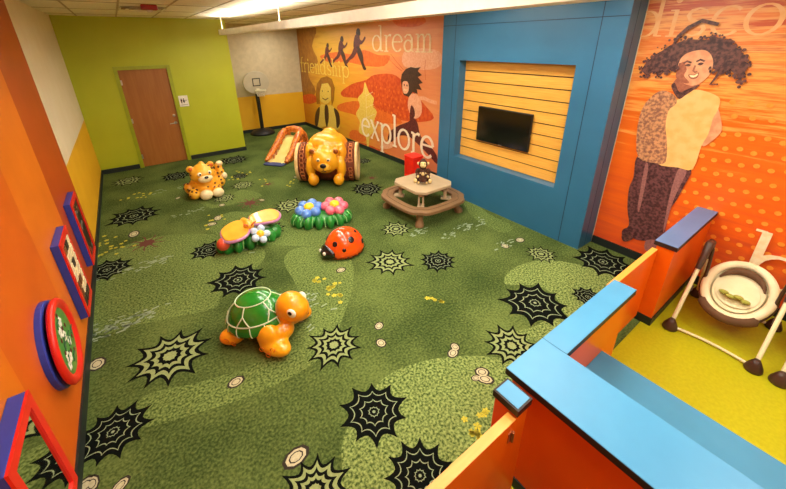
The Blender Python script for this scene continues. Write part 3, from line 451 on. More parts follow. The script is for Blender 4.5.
def ribbon(mb, pts, X, mi):
    n = len(pts); v = []
    for i, (y, z, w) in enumerate(pts):
        p0 = pts[max(i - 1, 0)]; p1 = pts[min(i + 1, n - 1)]; dy, dz = p1[0] - p0[0], p1[1] - p0[1]; l = math.hypot(dy, dz) or 1
        if n > 3 and pts[0][:2] == pts[-1][:2] and i in (0, n - 1):
            p0 = pts[-2]; p1 = pts[1]; dy, dz = p1[0] - p0[0], p1[1] - p0[1]; l = math.hypot(dy, dz) or 1
        v += [(X, y - dz / l * w / 2, z + dy / l * w / 2), (X, y + dz / l * w / 2, z - dy / l * w / 2)]
    mb.add(v, [(2 * i, 2 * i + 1, 2 * i + 3, 2 * i + 2) for i in range(n - 1)], mi)
def word(mb, text, X, y0, z0, y1, h, mi, w=0.15, t=0.05, slope=0.0):
    """lettering along -Y from y0 to y1 on the plane X, x-height h"""
    adv = [letter(c)[1] for c in text]; k = (y0 - y1) / sum(adv); px = 0
    for c, a in zip(text, adv):
        for q, st in enumerate(letter(c, w, t)[0]):
            ribbon(mb, [(y0 - (px + x) * k, z0 + z * h + slope * (px + x) * k, ww * (k + h) / 2) for x, z, ww in st], X - .0001 * q, mi)
        px += a
class Print:
    """a printed sheet on the right-hand wall: every shape lies a hair in front of the one before"""
    def __init__(s, X): s.X = X; s.b = MB(); s.k = 0
    def shape(s, pts, mi, smooth=True):
        s.k += 1; X = s.X - .0015 - .00006 * s.k
        s.b.poly([(X, y, z) for y, z in (smooth_poly(pts, 3) if smooth else pts)], mi)
    def line(s, pts, w, mi):
        s.k += 1; ribbon(s.b, [(y, z, w if not isinstance(w, list) else w[i]) for i, (y, z) in enumerate(pts)], s.X - .0015 - .00006 * s.k, mi)
    def dot(s, y, z, r, mi, e=1.0):
        s.shape([(y + r * math.cos(a), z + r * e * math.sin(a)) for a in [2 * PI * i / 8 for i in range(8)]], mi, False)
def ink(name, c, c2, scale=40): return mat(name, c, 0.45, c2, scale, lo=.4, hi=.6)

# far mural: amber on the left running into peach, with runners, a jumping child and the words friendship, dream, explore
mu1 = Print(5.592)
mu1.b.box(5.592, 5.5995, -4.93, 1.915, 0.105, 3.125, 0)
I1 = [mural_mat('amber_mural_print', [(0.0, (206, 74, 26)), (0.5, (222, 104, 40)), (1.2, (232, 156, 60)), (1.9, (206, 104, 44)), (2.5, (226, 168, 92)), (3.2, (190, 100, 50))],
        amount=.75, streak=(.5, .8, 9.0), vstops=[(-4.93, (236, 150, 106)), (-3.2, (232, 138, 84)), (-1.6, (230, 164, 44)), (0.2, (224, 176, 24)), (1.92, (186, 124, 14))], vamt=.7),
      ink('print_brick_red', (196, 66, 26), (212, 88, 34), 14), ink('print_plum', (84, 34, 34), (110, 50, 44), 40), ink('print_cream', (240, 214, 166), (232, 198, 142), 30),
      ink('print_peach', (240, 178, 140), (232, 160, 120), 30), ink('print_pale_yellow', (232, 200, 96), (226, 186, 70), 24), ink('print_dark_brown', (58, 36, 26), (80, 48, 34), 40),
      ink('print_orange', (226, 112, 40), (216, 98, 34), 18), ink('print_olive_brown', (150, 92, 20), (168, 108, 26), 8), ink('print_white', (246, 232, 206), (240, 220, 188), 30)]
P = mu1
P.shape([(1.951, 2.985), (0.513, 2.993), (0.878, 2.52), (0.56, 2.085), (1.348, 1.702), (0.872, 1.197), (1.915, 0.966)], 8)
P.shape([(-0.728, 1.352), (-1.339, 1.612), (-2.012, 1.759), (-2.364, 1.896), (-3.064, 1.959), (-3.483, 1.823), (-3.813, 1.651), (-4.128, 1.447), (-4.432, 1.214), (-4.021, 1.068), (-3.351, 1.002), (-2.742, 0.999), (-2.247, 1.215), (-1.508, 1.277), (-0.88, 1.234)], 1)
P.shape([(-0.629, 1.016), (-1.698, 1.223), (-2.583, 1.117), (-3.279, 1.035), (-3.352, 0.913), (-2.227, 0.798), (-1.265, 0.83), (-0.489, 0.83)], 7)
P.shape([(2.0, 0.957), (1.181, 1.106), (0.776, 0.965), (1.407, 0.765), (2.216, 0.767)], 1)
P.shape([(0.397, 2.253), (-0.582, 2.373), (-1.31, 2.336), (-1.967, 2.435), (-2.543, 2.336), (-2.996, 2.324), (-2.769, 2.111), (-2.032, 2.081), (-1.088, 2.139), (-0.079, 2.106)], 7)
P.shape([(-3.074, 3.057), (-3.468, 3.072), (-3.946, 3.061), (-4.118, 2.935), (-3.778, 2.864), (-3.275, 2.9)], 7)
P.shape([(-3.476, 2.411), (-3.967, 2.489), (-4.519, 2.424), (-4.535, 2.185), (-4.1, 2.093), (-3.479, 2.141)], 4)
P.shape([(-0.972, 0.055), (-2.195, 0.152), (-3.204, 0.085), (-3.859, 0.019), (-4.559, 0.039), (-4.599, -0.126), (-3.724, -0.162), (-2.715, -0.141), (-1.174, -0.133)], 1)
P.shape([(-1.223, 0.388), (-1.93, 0.413), (-1.818, 0.177), (-1.091, 0.137)], 7)
for i in range(11):
    for j in range(4):
        y, z = DOTS1[i * 4 + j]; P.dot(y, z, .030, 7)
P.shape([(-1.964, 1.709), (-2.129, 1.488), (-2.34, 1.368), (-2.288, 1.173), (-2.455, 1.052), (-2.315, 0.787), (-2.394, 0.603), (-2.116, 0.397), (-2.054, 0.121), (-1.958, 0.099), (-1.925, 0.332), (-1.587, 0.401), (-1.658, 0.679), (-1.473, 0.861), (-1.689, 1.096), (-1.607, 1.288), (-1.857, 1.461)], 5)
for dy in range(5): P.line([(-2.001, 1.57), (-1.968, 0.262)] if dy == 0 else [[(-1.989, 1.378), (-1.971, 1.083), (-1.955, 0.83), (-1.942, 0.623)][dy - 1], [(-2.304, 1.505), (-2.334, 1.226), (-2.367, 0.991), (-2.315, 0.787)][dy - 1]], .012, 3)
# three runners, small to large
for (hx, hy), k in (((327, 46), .62), ((341, 40), .82), ((357, 32), 1.08)):
    pass
RUNNERS(P)
# the yellow smiling child
P.shape([(0.613, 1.457), (0.186, 1.631), (-0.169, 1.519), (-0.249, 1.25), (-0.032, 1.029), (0.244, 0.908), (0.634, 0.981), (0.729, 1.211)], 5)
P.shape([(0.874, 0.831), (0.884, 1.136), (0.753, 1.446), (0.444, 1.642), (0.045, 1.723), (-0.25, 1.661), (-0.394, 1.429), (-0.286, 1.086), (-0.136, 0.898), (-0.117, 1.181), (-0.152, 1.407), (0.014, 1.532), (0.409, 1.473), (0.589, 1.225), (0.657, 0.857)], 8, False)
P.shape([(1.106, 0.027), (0.669, 0.795), (0.249, 0.878), (-0.199, 0.906), (-0.466, 0.656), (-0.542, 0.322), (-0.158, 0.193), (0.358, 0.223)], 5)
P.shape([(0.321, 0.839), (0.121, 0.865), (0.113, 0.509), (0.294, 0.203), (0.385, 0.467)], 6)
P.shape([(0.999, 0.563), (0.675, 0.763), (0.826, 0.335), (1.029, 0.041), (1.143, 0.219)], 6)
P.shape([(-0.253, 0.855), (-0.538, 0.752), (-0.557, 0.441), (-0.357, 0.289), (-0.336, 0.579)], 6)
for q in ((322.5, 90.5), (328, 91)): pass
P.dot(*[(0.412, 1.271)][0], .032, 6, .7); P.dot(*[(0.033, 1.293)][0], .032, 6, .7); P.line([(0.449, 1.062), (0.257, 1.024), (0.051, 1.106)], .03, 2)
# the jumping child
P.shape([(-3.686, 1.578), (-3.876, 1.617), (-4.034, 1.515), (-4.074, 1.281), (-3.955, 1.14), (-3.762, 1.132), (-3.624, 1.344)], 4)
P.line([(-3.941, 1.544), (-4.123, 1.564), (-4.3, 1.527), (-4.498, 1.512)], .07, 4)
P.shape([(-3.486, 1.557), (-3.417, 1.695), (-3.381, 1.856), (-3.414, 1.979), (-3.546, 2.085), (-3.705, 2.131), (-3.861, 2.119), (-4.01, 2.144), (-3.923, 2.065), (-4.045, 1.997), (-3.927, 1.952), (-4.081, 1.849), (-3.962, 1.82), (-4.057, 1.713), (-3.904, 1.718), (-3.938, 1.623), (-3.781, 1.648), (-3.654, 1.533)], 6, False)
P.shape([(-3.449, 1.82), (-3.615, 1.833), (-3.651, 1.675), (-3.553, 1.584), (-3.451, 1.636)], 4)
P.dot(*[(-3.504, 1.764)][0], .022, 6); P.dot(*[(-3.59, 1.761)][0], .022, 6); P.line([(-3.492, 1.681), (-3.552, 1.658), (-3.605, 1.687)], .02, 3)
P.shape([(-3.724, 1.356), (-3.822, 1.328), (-3.859, 1.167), (-3.697, 1.058)], 2)
P.shape([(-3.631, 1.004), (-3.828, 1.121), (-3.959, 1.016), (-4.03, 0.818), (-4.16, 0.716), (-4.408, 0.601), (-4.562, 0.469), (-4.573, 0.303), (-4.296, 0.447), (-3.908, 0.62), (-3.637, 0.697), (-3.279, 0.627), (-3.05, 0.438), (-2.892, 0.453), (-2.975, 0.662), (-3.279, 0.856)], 2)
P.shape([(-2.81, 0.387), (-3.05, 0.438), (-3.089, 0.326), (-2.806, 0.213), (-2.553, 0.206)], 4)
for a, c in (((391, 52), (404, 70)), ((396, 56), (404, 68)), ((428, 58), (426, 78)), ((420, 56), (428, 76)), ((431, 66), (436, 84))): pass
for ln in ([(-3.032, 2.365), (-3.242, 2.211), (-3.48, 2.062)], [(-2.922, 2.282), (-3.207, 2.129), (-3.414, 2.039)], [(-4.149, 2.277), (-4.127, 2.131), (-4.166, 1.912)]): P.line(ln, .010, 1)
WXX = P.X - .0016 - .00006 * (P.k + 40)
word(P.b, 'friendship', WXX, 1.85, 1.76, -1.25, .27, 5, .15, .08)
word(P.b, 'dream', WXX, -2.33, 2.42, -4.36, .32, 3, .15, .06)
word(P.b, 'explore', WXX, -1.74, .37, -4.48, .44, 9, .17, .10)
tag(P.b.build('wall_mural', I1), 'amber and peach printed mural reading friendship, dream and explore, left of the blue panel', 'mural')

# near mural: orange with a smiling girl, polka dots and the word discover
mu2 = Print(5.592)
mu2.b.box(5.592, 5.5995, -11.9, -7.69, 0.105, 3.125, 0)
I2 = [mural_mat('orange_mural_print', [(0.0, (216, 84, 40)), (0.9, (234, 100, 24)), (1.7, (240, 112, 22)), (2.1, (248, 170, 82)), (2.4, (232, 118, 44)), (2.75, (246, 176, 100)), (3.1, (204, 84, 34))],
        amount=.95, streak=(.5, .7, 11.0), rough=.35),
      ink('print_polka', (248, 158, 58), (246, 148, 46), 30), ink('print_hair', (58, 32, 36), (112, 70, 62), 30), ink('print_skin', (232, 168, 124), (216, 146, 104), 14), ink('print_shirt', (250, 196, 124), (246, 184, 104), 10),
      ink('print_sleeve', (142, 94, 76), (214, 154, 106), 34), ink('print_trousers', (62, 30, 36), (112, 68, 70), 34), ink('print_mauve', (142, 92, 92), (166, 112, 104), 50), ink('print_lettering', (246, 192, 132), (242, 178, 112), 12),
      ink('print_bright', (255, 240, 200), (252, 226, 176), 20), ink('print_shade', (150, 84, 60), (170, 100, 72), 40)]
P = mu2
word(P.b, 'discover', P.X - .00152, -7.59, 2.625, -9.46, .25, 8, .14, .045)
for y, z in DOTS2: P.dot(y, z, .026, 1, .9)
P.shape(SH_LEGS, 6); 
for s_ in SH_MAUVE: P.shape(s_, 7)
P.shape(SH_FOOT, 7); P.shape(SH_FOOT2, 2)
P.shape(SH_ARM, 3); P.shape(SH_SHIRT, 4); P.shape(SH_SLEEVE, 5); P.shape(SH_NECK, 10); P.shape(SH_COLLAR, 2)
P.shape(SH_HAIR, 2, False); P.shape(SH_FACE, 3); P.shape(SH_FACESHADE, 10); 
for e in SH_EYES: P.shape(e, 2)
for e in SH_BROWS: P.line(e, .018, 2)
P.line(SH_NOSE, .016, 10); P.shape(SH_MOUTH, 10); P.shape(SH_TEETH, 9)
for y, z, r_ in CURLS: P.dot(y, z, r_, 2)
P.line(SH_BRAID, [.02, .03, .04, .035, .03], 2); P.line(SH_LOCK, [.03, .022, .02, .015], 2)
WXX = P.X - .0016 - .00006 * (P.k + 40)
word(P.b, 'b', WXX, -9.10, .28, -9.60, .35, 9, .17, .06)
tag(P.b.build('wall_mural', I2), 'orange printed mural of a smiling girl with flying hair, right of the blue panel', 'mural')


# ------------------------------------------------------------------ blue media wall with its slatted niche
t = thing('media_wall', 'teal blue laminate wall unit with a slatted wooden niche between the two printed murals', 'wall unit', (5.23, -6.315, 0))
b = MB()   # local: x towards the room is negative, y along the wall
Y0, Y1 = -1.365, 1.365; N0, N1 = -0.895, 0.965
b.box(0, .362, Y0, N0, 0, 3.12); b.box(0, .362, N1, Y1, 0, 3.12); b.box(0, .362, N0, N1, 0, .74); b.box(0, .362, N0, N1, 2.32, 3.12)
b.build('frame', M_blue, t)
b = MB()
for y in (-1.09, 1.09): b.box(-.0015, .001, y - .004, y + .004, 0.0, 3.12)
b.box(-.0015, .001, Y0, Y1, 2.825, 2.833)
b.box(0.17, 0.174, Y0 - .0015, Y0 + .001, 0, 3.12)
b.build('seam', M_seam, t)
b = MB(); b.box(.17, .19, N0, N1, .74, 2.32, 0)
n = 10; hgt = 1.58 / n
for k in range(n): b.box(.152, .172, N0, N1, .74 + k * hgt + .008, .74 + (k + 1) * hgt - .008, 1)
b.build('slat_board', [M_slatgap, M_slat], t)
tv = thing('television', 'black flat screen television mounted on the honey wood slats', 'television', (5.382, -6.20, 1.09))
bev(MB().box(-.05, -.012, -.48, .48, 0, .55).build('casing', M_black, tv), .006)
M_screen = mat('dark_glass_screen', (10, 12, 12), 0.12, spec=0.6)
MB().box(-.0515, -.0495, -.466, .466, .016, .535).build('screen', M_screen, tv)
MB().box(-.012, 0.0, -.2, .2, .15, .40).build('bracket', M_black, tv)
MB().box(-.052, -.0502, -.03, .03, .004, .012).build('logo_strip', M_steel, tv)

# ------------------------------------------------------------------ low orange partition with its sky-blue cap, bench, posts and gates
def low_wall(name, label, x0, x1, y0, y1, over=.03, z=.9, edge=.045, cap=M_cap):
    t = thing(name, label, 'partition', ((x0 + x1) / 2, (y0 + y1) / 2, 0)); cx, cy = (x0 + x1) / 2, (y0 + y1) / 2
    a, c = (x1 - x0) / 2, (y1 - y0) / 2
    MB().box(-a + over, a - over, -c + over, c - over, 0.0, z - edge).build('panel', M_part, t)
    MB().box(-a, a, -c, c, z - edge, z - .004).build('edge_band', M_edge, t)
    bev(MB().box(-a + .001, a - .001, -c + .001, c - .001, z - .006, z).build('cap', cap, t), .002)
    MB().box(-a + over - .008, a - over + .008, -c + over - .008, c - over + .008, 0.003, .09).build('base_strip', M_base, t)
    return t
t = low_wall('partition', 'long orange low wall with wide sky blue cap running out of the bottom right corner', 2.19, 2.55, -11.4, -8.675, .032)
t = low_wall('partition', 'orange low wall with sky blue cap meeting the long wall at a corner and ending at a gate', 2.551, 3.515, -8.83, -8.675, .025)
low_wall('partition', 'short orange wall with slim blue cap standing out from the printed girl mural', 4.42, 5.598, -8.81, -8.635, .02, cap=mat('reflection_tinted_laminate', (84, 118, 164), .34, (90, 124, 172), 2.5))  # cap blue dulled: a grazing reflection of the mural is mixed into the colour
p = thing('gate_post', 'small orange post with blue cap and dark edging beside the long partition', 'post', (2.085, -8.795, 0))
MB().box(-.05, .05, -.065, .065, 0, .86).build('post', M_part, p); MB().box(-.06, .06, -.076, .076, .855, .897).build('edge_band', M_edge, p); MB().box(-.05, .05, -.066, .066, .895, .90).build('cap', M_cap, p)
M_gatetop = mat('pale_orange_top', (236, 158, 62), .4, (242, 168, 76), 5, (1, 6, 6))  # paler orange for the gates' top faces
def gate(label, x0, x1, y, z0, z1, th, hx):
    g = thing('gate', label, 'gate', ((x0 + x1) / 2, y, 0)); a = (x1 - x0) / 2
    bev(MB().box(-a, a, -th / 2, th / 2, z0, z1).build('panel', M_part, g), .003)
    MB().box(-a + .002, a - .002, -th / 2 + .001, th / 2 - .001, z1 - .004, z1 + .004).build('edge_band', M_gatetop, g)  # thin paler strip along the top
    M_h = mat('copper_hinge', (196, 130, 88), .3, metal=.8)
    for z in (z1 - .10, z0 + .14):
        h = MB(); h.tube([(hx * a, -th / 2 - .008, z - .035), (hx * a, -th / 2 - .008, z + .035)], .008, 10); h.box(hx * a - .03 * hx if hx > 0 else hx * a, hx * a if hx > 0 else hx * a + .03, -th / 2 - .004, -th / 2, z - .035, z + .035)
        h.build('hinge', M_h, g)
    return g
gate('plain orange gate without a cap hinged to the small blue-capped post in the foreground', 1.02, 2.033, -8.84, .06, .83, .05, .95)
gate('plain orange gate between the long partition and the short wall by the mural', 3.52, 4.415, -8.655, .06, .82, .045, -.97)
t = thing('bench', 'built-in bench with dark blue top along the inside of the long partition', 'bench', (2.89, -10.05, 0))
bev(MB().box(-.33, .34, -1.25, 1.245, .43, .47).build('seat', mat('mid_blue_laminate', (62, 132, 168), .35, (68, 140, 178), 2.5), t), .004)
MB().box(-.33, .31, -1.25, 1.243, 0.003, .43).build('base', M_part, t)

# ------------------------------------------------------------------ ceiling things
M_fix = mat('white_fixture_metal', (226, 218, 200), .4)
M_up = mat('uplight_lens', (255, 250, 235), .5, emit=(WARM, UP_EMIT))
pend = thing('pendant_light', 'long white linear light hanging on thin wires below the ceiling', 'light', (2.75, -.95, 2.775))
b = MB(); b.prism([(-.075, 0), (.075, 0), (.075, .10), (.062, .10), (.062, .03), (-.062, .03), (-.062, .10), (-.075, .10)], 0, 8.5, 0, Matrix.Rotation(PI / 2, 4, 'X')); b.box(-.075, .075, -.012, 0.0, 0, .10); b.build('housing', M_fix, pend)
MB().box(-.055, .055, -8.45, -.03, .045, .055).build('uplight', M_up, pend)
ld = bpy.data.lights.new('fill_lamp', 'AREA'); ld.shape = 'RECTANGLE'; ld.size = .10; ld.size_y = 8.4; ld.energy = DOWN_FILL_POWER; ld.color = WARM  # downward area light added to the pendant to brighten the back
lo = bpy.data.objects.new('fill_lamp', ld); C.objects.link(lo); lo.parent = pend; lo.location = (0, -4.25, -.006)
for y in (-.04, -3.35, -6.25, -8.3):
    MB().tube([(0, y, .10), (0, y, HC - 2.775)], .006, 6).build('suspension_wire', M_fix, pend)
M_lens = mat('fill_lens', (255, 250, 240), .5, emit=(WARM, 3.5))  # glowing panels of the added fill lights
first = None
for k, (x, y) in enumerate([(1.9, -5.4), (4.3, -6.1), (1.9, -7.6), (4.3, -7.9), (1.9, -10.2), (4.3, -10.2)]):  # fill lights added out of view to brighten the room
    if first is None:
        first = thing('ceiling_fill_light', 'added fill light in a white frame on the ceiling above the play area, out of view', 'light', (x, y, HC), 0, 'added ceiling fill lights'); o = first
        b = MB(); b.box(-.31, .31, -.61, -.58, -.02, -.003); b.box(-.31, .31, .58, .61, -.02, -.003); b.box(-.31, -.28, -.58, .58, -.02, -.003); b.box(.28, .31, -.58, .58, -.02, -.003)
        b.build('frame', M_fix, o); MB().box(-.28, .28, -.58, .58, -.012, -.004).build('lens', M_lens, o)
    else:
        o = copy_tree(first); o.location = (x, y, HC)
    ld = bpy.data.lights.new('fill_lamp', 'AREA'); ld.shape = 'RECTANGLE'; ld.size = .5; ld.size_y = 1.1; ld.energy = FILL_POWER; ld.color = WARM
    lo = bpy.data.objects.new('fill_lamp', ld); C.objects.link(lo); lo.parent = o; lo.location = (0, 0, -.022)
ln = thing('hidden_fill_light', 'added linear fill light tucked behind the hanging one, brightening the far mural and alcove', 'light', (4.5, -3.6, HC - .09))  # added lamp behind the pendant, lighting the far mural and alcove
for y in (.3, 2.5, 4.7): MB().tube([(0, y, 0), (0, y, .09)], .006, 6).build('suspension_wire', M_fix, ln)
MB().box(-.09, .09, 0, 5.0, -.05, 0).build('housing', M_fix, ln); MB().box(-.075, .075, .03, 4.97, -.062, -.05).build('lens', M_lens, ln)
ld = bpy.data.lights.new('fill_lamp', 'AREA'); ld.shape = 'RECTANGLE'; ld.size = .15; ld.size_y = 4.9; ld.energy = LINE_FILL_POWER; ld.color = WARM
lo = bpy.data.objects.new('fill_lamp', ld); C.objects.link(lo); lo.parent = ln; lo.location = (0, 2.5, -.07)
v = thing('air_vent', 'square white air diffuser in the ceiling near the green wall', 'vent', (1.33, -2.3, HC))
for k, (r_, z) in enumerate(((.30, -.014), (.225, -.026), (.15, -.038))):
    b = MB()
    for q in range(4):
        M_ = Matrix.Rotation(q * PI / 2, 4, 'Z'); b.add([(-r_, -r_, z), (r_, -r_, z), (r_ - .05, -r_ + .05, z + .012), (-r_ + .05, -r_ + .05, z + .012), (-r_, -r_, z - .004), (r_, -r_, z - .004)], [(0, 1, 2, 3), (4, 5, 1, 0)], 0, False, M_)
    b.build('louver', M_fix, v)
MB().box(-.29, .29, -.29, .29, -.008, -.004).build('backing', mat('vent_dark', (150, 134, 104), .8), v)
st = thing('fire_alarm', 'small red fire alarm strobe fixed to the ceiling', 'alarm', (1.36, -3.0, HC))
bev(MB().box(-.10, .10, -.07, .07, -.075, -.007).build('body', mat('alarm_red', (150, 20, 24), .35), st), .012)
MB().lathe([(.03, -.10), (.035, -.085), (.035, -.074)], 16).build('lens', mat('clear_lens', (230, 220, 210), .2), st)

# ------------------------------------------------------------------ activity panels on the orange wall
M_pb = mat('royal_blue_plastic', (46, 66, 164), .35); M_pr = mat('bright_red_plastic', (216, 36, 26), .35)
def panel(name, label, yc, zc, w, h, d=.07, fr=.055):
    t = thing(name, label, 'wall toy', (0.0, yc, zc))
    bev(MB().box(0.001, d - .012, -w / 2, w / 2, -h / 2, h / 2).build('backing', M_pb, t), .004)
    b = MB(); a, c = w / 2, h / 2
    b.box(d - .012, d, -a, a, c - fr, c); b.box(d - .012, d, -a, a, -c, -c + fr); b.box(d - .012, d, -a, -a + fr, -c + fr, c - fr); b.box(d - .012, d, a - fr, a, -c + fr, c - fr)
    b.build('frame', M_pr, t)
    return t
t = panel('activity_panel', 'blue box panel with red frame and dark playing piece insert, farthest along the orange wall', -4.48, .645, .46, .77)
b = MB(); b.box(.058, .060, -.175, .175, -.33, .33, 0); rnd = random.Random(3)
for k in range(16): y = rnd.uniform(-.14, .14); z = rnd.uniform(-.30, .30); b.ell((.061, y, z), (.006, rnd.uniform(.02, .04), rnd.uniform(.02, .04)), n=10, h=6, mi=rnd.choice([1, 2, 3]))
b.build('insert', [M_black, mat('dull_red', (140, 40, 32)), mat('dull_brown', (96, 62, 34)), mat('dull_grey', (96, 92, 80))], t)
t = panel('activity_panel', 'blue box panel with red frame around cream and brown picture blocks on orange wall', -5.52, .65, .45, .77)
b = MB(); b.box(.058, .060, -.17, .17, -.33, .33, 0); rnd = random.Random(9)
for i in range(3):
    for j in range(7):
        y = -.115 + .115 * i; z = -.28 + .093 * j; b.box(.060, .070, y - .045, y + .045, z - .036, z + .036, rnd.choice([1, 1, 2, 3]))
b.build('insert', [mat('insert_cream', (214, 192, 150)), mat('block_cream', (230, 212, 172)), mat('block_brown', (110, 66, 34)), mat('block_black', (44, 36, 30))], t)
t = thing('activity_panel', 'round wall toy with red rim, green face and white flowers over a blue disc', 'wall toy', (0, -6.59, .675)); t.scale = (1, .93, .93)
RX = Matrix.Rotation(PI / 2, 4, 'Y')
MB().lathe([(.335, .001), (.335, .03), (.325, .036)], 40, 0, RX, False).build('backing_disc', M_pb, t)
MB().lathe([(.06, .036), (.06, .056)], 20, 0, RX).build('spacer', M_pb, t)
MB().lathe([(.255, .066), (.27, .088), (.30, .094), (.325, .088), (.335, .072), (.325, .056), (.26, .056)], 40, 0, RX).build('rim', M_pr, t)
b = MB(); b.lathe([(.262, .056), (.262, .07)], 40, 0, RX, False); rnd = random.Random(4)
for cy, cz in ((-.03, .10), (.05, .14), (.02, .03), (-.10, -.07), (-.05, -.12), (.07, -.06), (-.13, -.13)):
    for q in range(5):
        a = 2 * PI * q / 5; b.ell((.072, cy + .026 * math.cos(a), cz + .026 * math.sin(a)), (.003, .019, .019), n=8, h=6, mi=1)
for k in range(9):
    a = rnd.uniform(0, 6.3); r_ = rnd.uniform(.08, .22); b.ell((.072, r_ * math.cos(a), r_ * math.sin(a)), (.003, .018, .02), n=8, h=6, mi=2)
for k in range(9):
    a = rnd.uniform(0, 6.3); r_ = rnd.uniform(.05, .22); y, z = r_ * math.cos(a), r_ * math.sin(a); b.tube([(.073, y, z), (.073, y + .04, z + .03), (.073, y + .09, z + .03)], .005, 6, 3)
b.build('face', [mat('face_green', (62, 132, 52), .4, (86, 156, 70), 12), mat('face_white', (232, 230, 214)), mat('face_maroon', (96, 34, 30)), mat('face_dark_green', (30, 84, 40))], t)
t = panel('wall_mirror', 'square mirror in a thick blue and red frame low on the orange wall', -7.62, .645, .47, .72, .08, .06)
M_mir = mat('mirror_glass', (225, 230, 225), .03, metal=1.0)
MB().box(.066, .070, -.178, .178, -.302, .302).build('mirror', M_mir, t)

# ------------------------------------------------------------------ children's picnic table, monkey, red bin
M_tan = mat('tan_plastic', (178, 156, 122), .45, (186, 164, 130), 6); M_brown = mat('brown_plastic', (124, 92, 58), .5, (132, 100, 66), 6)
t = thing('picnic_table', 'small square beige and brown plastic picnic table with attached ring bench', 'table', (4.385, -5.50, 0))
def chamfer(a, c): return [(a, -a + c), (a, a - c), (a - c, a), (-a + c, a), (-a, a - c), (-a, -a + c), (-a + c, -a), (a - c, -a)]
MB().rprism(chamfer(.375, .11), .455, .505, .010).build('table_top', M_tan, t)
b = MB(); o_ = smooth_poly([(.57, -.36), (.60, 0), (.57, .36), (.47, .47), (.36, .57), (0, .60), (-.36, .57), (-.47, .47), (-.57, .36), (-.60, 0), (-.57, -.36), (-.47, -.47), (-.36, -.57), (0, -.60), (.36, -.57), (.47, -.47)], 3)
k = len(o_); i_ = [(x * .70, y * .70) for x, y in o_]
lv = [(o_, .225), (o_, .268), ([(x * .985, y * .985) for x, y in o_], .275), ([(x * .72, y * .72) for x, y in o_], .275), (i_, .268), (i_, .225)]
v_ = [(x, y, z) for ring, z in lv for x, y in ring]; f_ = []
for q in range(6): f_ += [(q * k + i, q * k + (i + 1) % k, ((q + 1) % 6) * k + (i + 1) % k, ((q + 1) % 6) * k + i) for i in range(k)]
b.add(v_, f_); b.build('bench', M_brown, t)
b = MB(); o2 = [(x * .86, y * .86, .2765) for x, y in o_]; b.tube(o2, .004, 6, closed=True); b.build('bench_groove', mat('brown_groove', (84, 58, 36), .6), t)
for q in range(4):
    M_ = Matrix.Rotation(PI / 4 + q * PI / 2, 4, 'Z')
    b = MB()
    b.tube([(.60, 0, .0), (.595, 0, .035), (.56, 0, .09), (.57, 0, .17), (.56, 0, .232)], [.066, .07, .05, .055, .07], 12, 0, M_)
    b.build('leg', M_brown, t)
    b = MB(); b.box(.34, .39, -.045, -.02, .24, .46, 0, M_); b.box(.34, .39, .02, .045, .24, .46, 0, M_); b.box(.34, .39, -.045, .045, .40, .46, 0, M_)
    b.add([(.30, -.05, .225), (.58, -.06, .225), (.58, .06, .225), (.30, .05, .225), (.30, -.05, .25), (.58, -.06, .25), (.58, .06, .25), (.30, .05, .25)], [(3, 2, 1, 0), (4, 5, 6, 7), (0, 1, 5, 4), (1, 2, 6, 5), (2, 3, 7, 6), (3, 0, 4, 7)], 0, False, M_)
    b.build('table_support', M_tan, t)
camdir = math.atan2(-9.458 + 5.5, .817 - 4.385)    # towards the room's corner where the photographer stands
def monkey(parent, s=1.0, off=(0, 0, 0), arms=True):
    ox, oy, oz = off
    e = lambda c, r, rot=(0, 0, 0): ((ox + c[0] * s, oy + c[1] * s, oz + c[2] * s), tuple(q * s for q in r), rot)
    M_f = mat('brown_plush', (62, 34, 20), .9, (84, 50, 30), 60, bump=.4, bscale=90)
    M_c = mat('cream_plush', (226, 196, 128), .9, (236, 208, 146), 40)
    parts = [e((0, 0, .13), (.085, .10, .12)), e((0, 0, .22), (.06, .075, .06)), e((.01, 0, .335), (.078, .082, .088)), e((0, .0, .40), (.05, .05, .04))]
    for q in (-1, 1):
        parts += [e((.05, q * .09, .06), (.095, .045, .048), (0, 0, q * .45)), e((.02, q * .105, .20), (.04, .035, .075), (q * .3, .5, 0)), e((.07, q * .10, .13), (.05, .03, .035), (0, .3, -q * .5))]
    body = blob('body', parts, M_f, parent, .0085 * s, 3)
    b = MB()
    b.ell(*[e((.066, 0, .325), (.030, .056, .048))[i] for i in (0, 1)]); b.ell(*[e((.055, 0, .365), (.034, .054, .032))[i] for i in (0, 1)]); b.build('face', M_c, body)
    for q in (-1, 1): MB().ell(*[e((.086, q * .022, .365), (.008, .009, .011))[i] for i in (0, 1)], n=8, h=6).build('eye', M_black, body)
    b = MB(); b.tube([tuple(a + c * s for a, c in zip(off, p)) for p in ((.094, -.024, .312), (.099, 0, .305), (.094, .024, .312))], .003 * s, 6); b.build('mouth', M_black, body)
    for q in (-1, 1):
        b = MB(); b.ell(*[e((.0, q * .09, .345), (.016, .024, .030))[i] for i in (0, 1)]); b.build('ear', M_c, body)
        b = MB(); b.ell(*[e((.14, q * .135, .05), (.030, .034, .045))[i] for i in (0, 1)]); b.build('foot', M_c, body)
        if arms: b = MB(); b.ell(*[e((.115, q * .09, .125), (.026, .024, .026))[i] for i in (0, 1)]); b.build('hand', M_c, body)
    return body
mk = thing('toy_monkey', 'brown plush monkey with cream face sitting on the small picnic table, hugging a tiny monkey', 'toy', (4.40, -5.48, .506), camdir)
monkey(mk, .86)
bm_ = thing('toy_monkey', 'tiny brown plush monkey held on the lap of the larger monkey', 'toy', (4.40 + .15 * math.cos(camdir), -5.48 + .15 * math.sin(camdir), .53), camdir)
monkey(bm_, .46, (0, 0, 0), False)
rb = thing('toy_bin', 'bright red box standing on the floor behind the picnic table by the mural', 'box', (5.24, -4.26, 0))
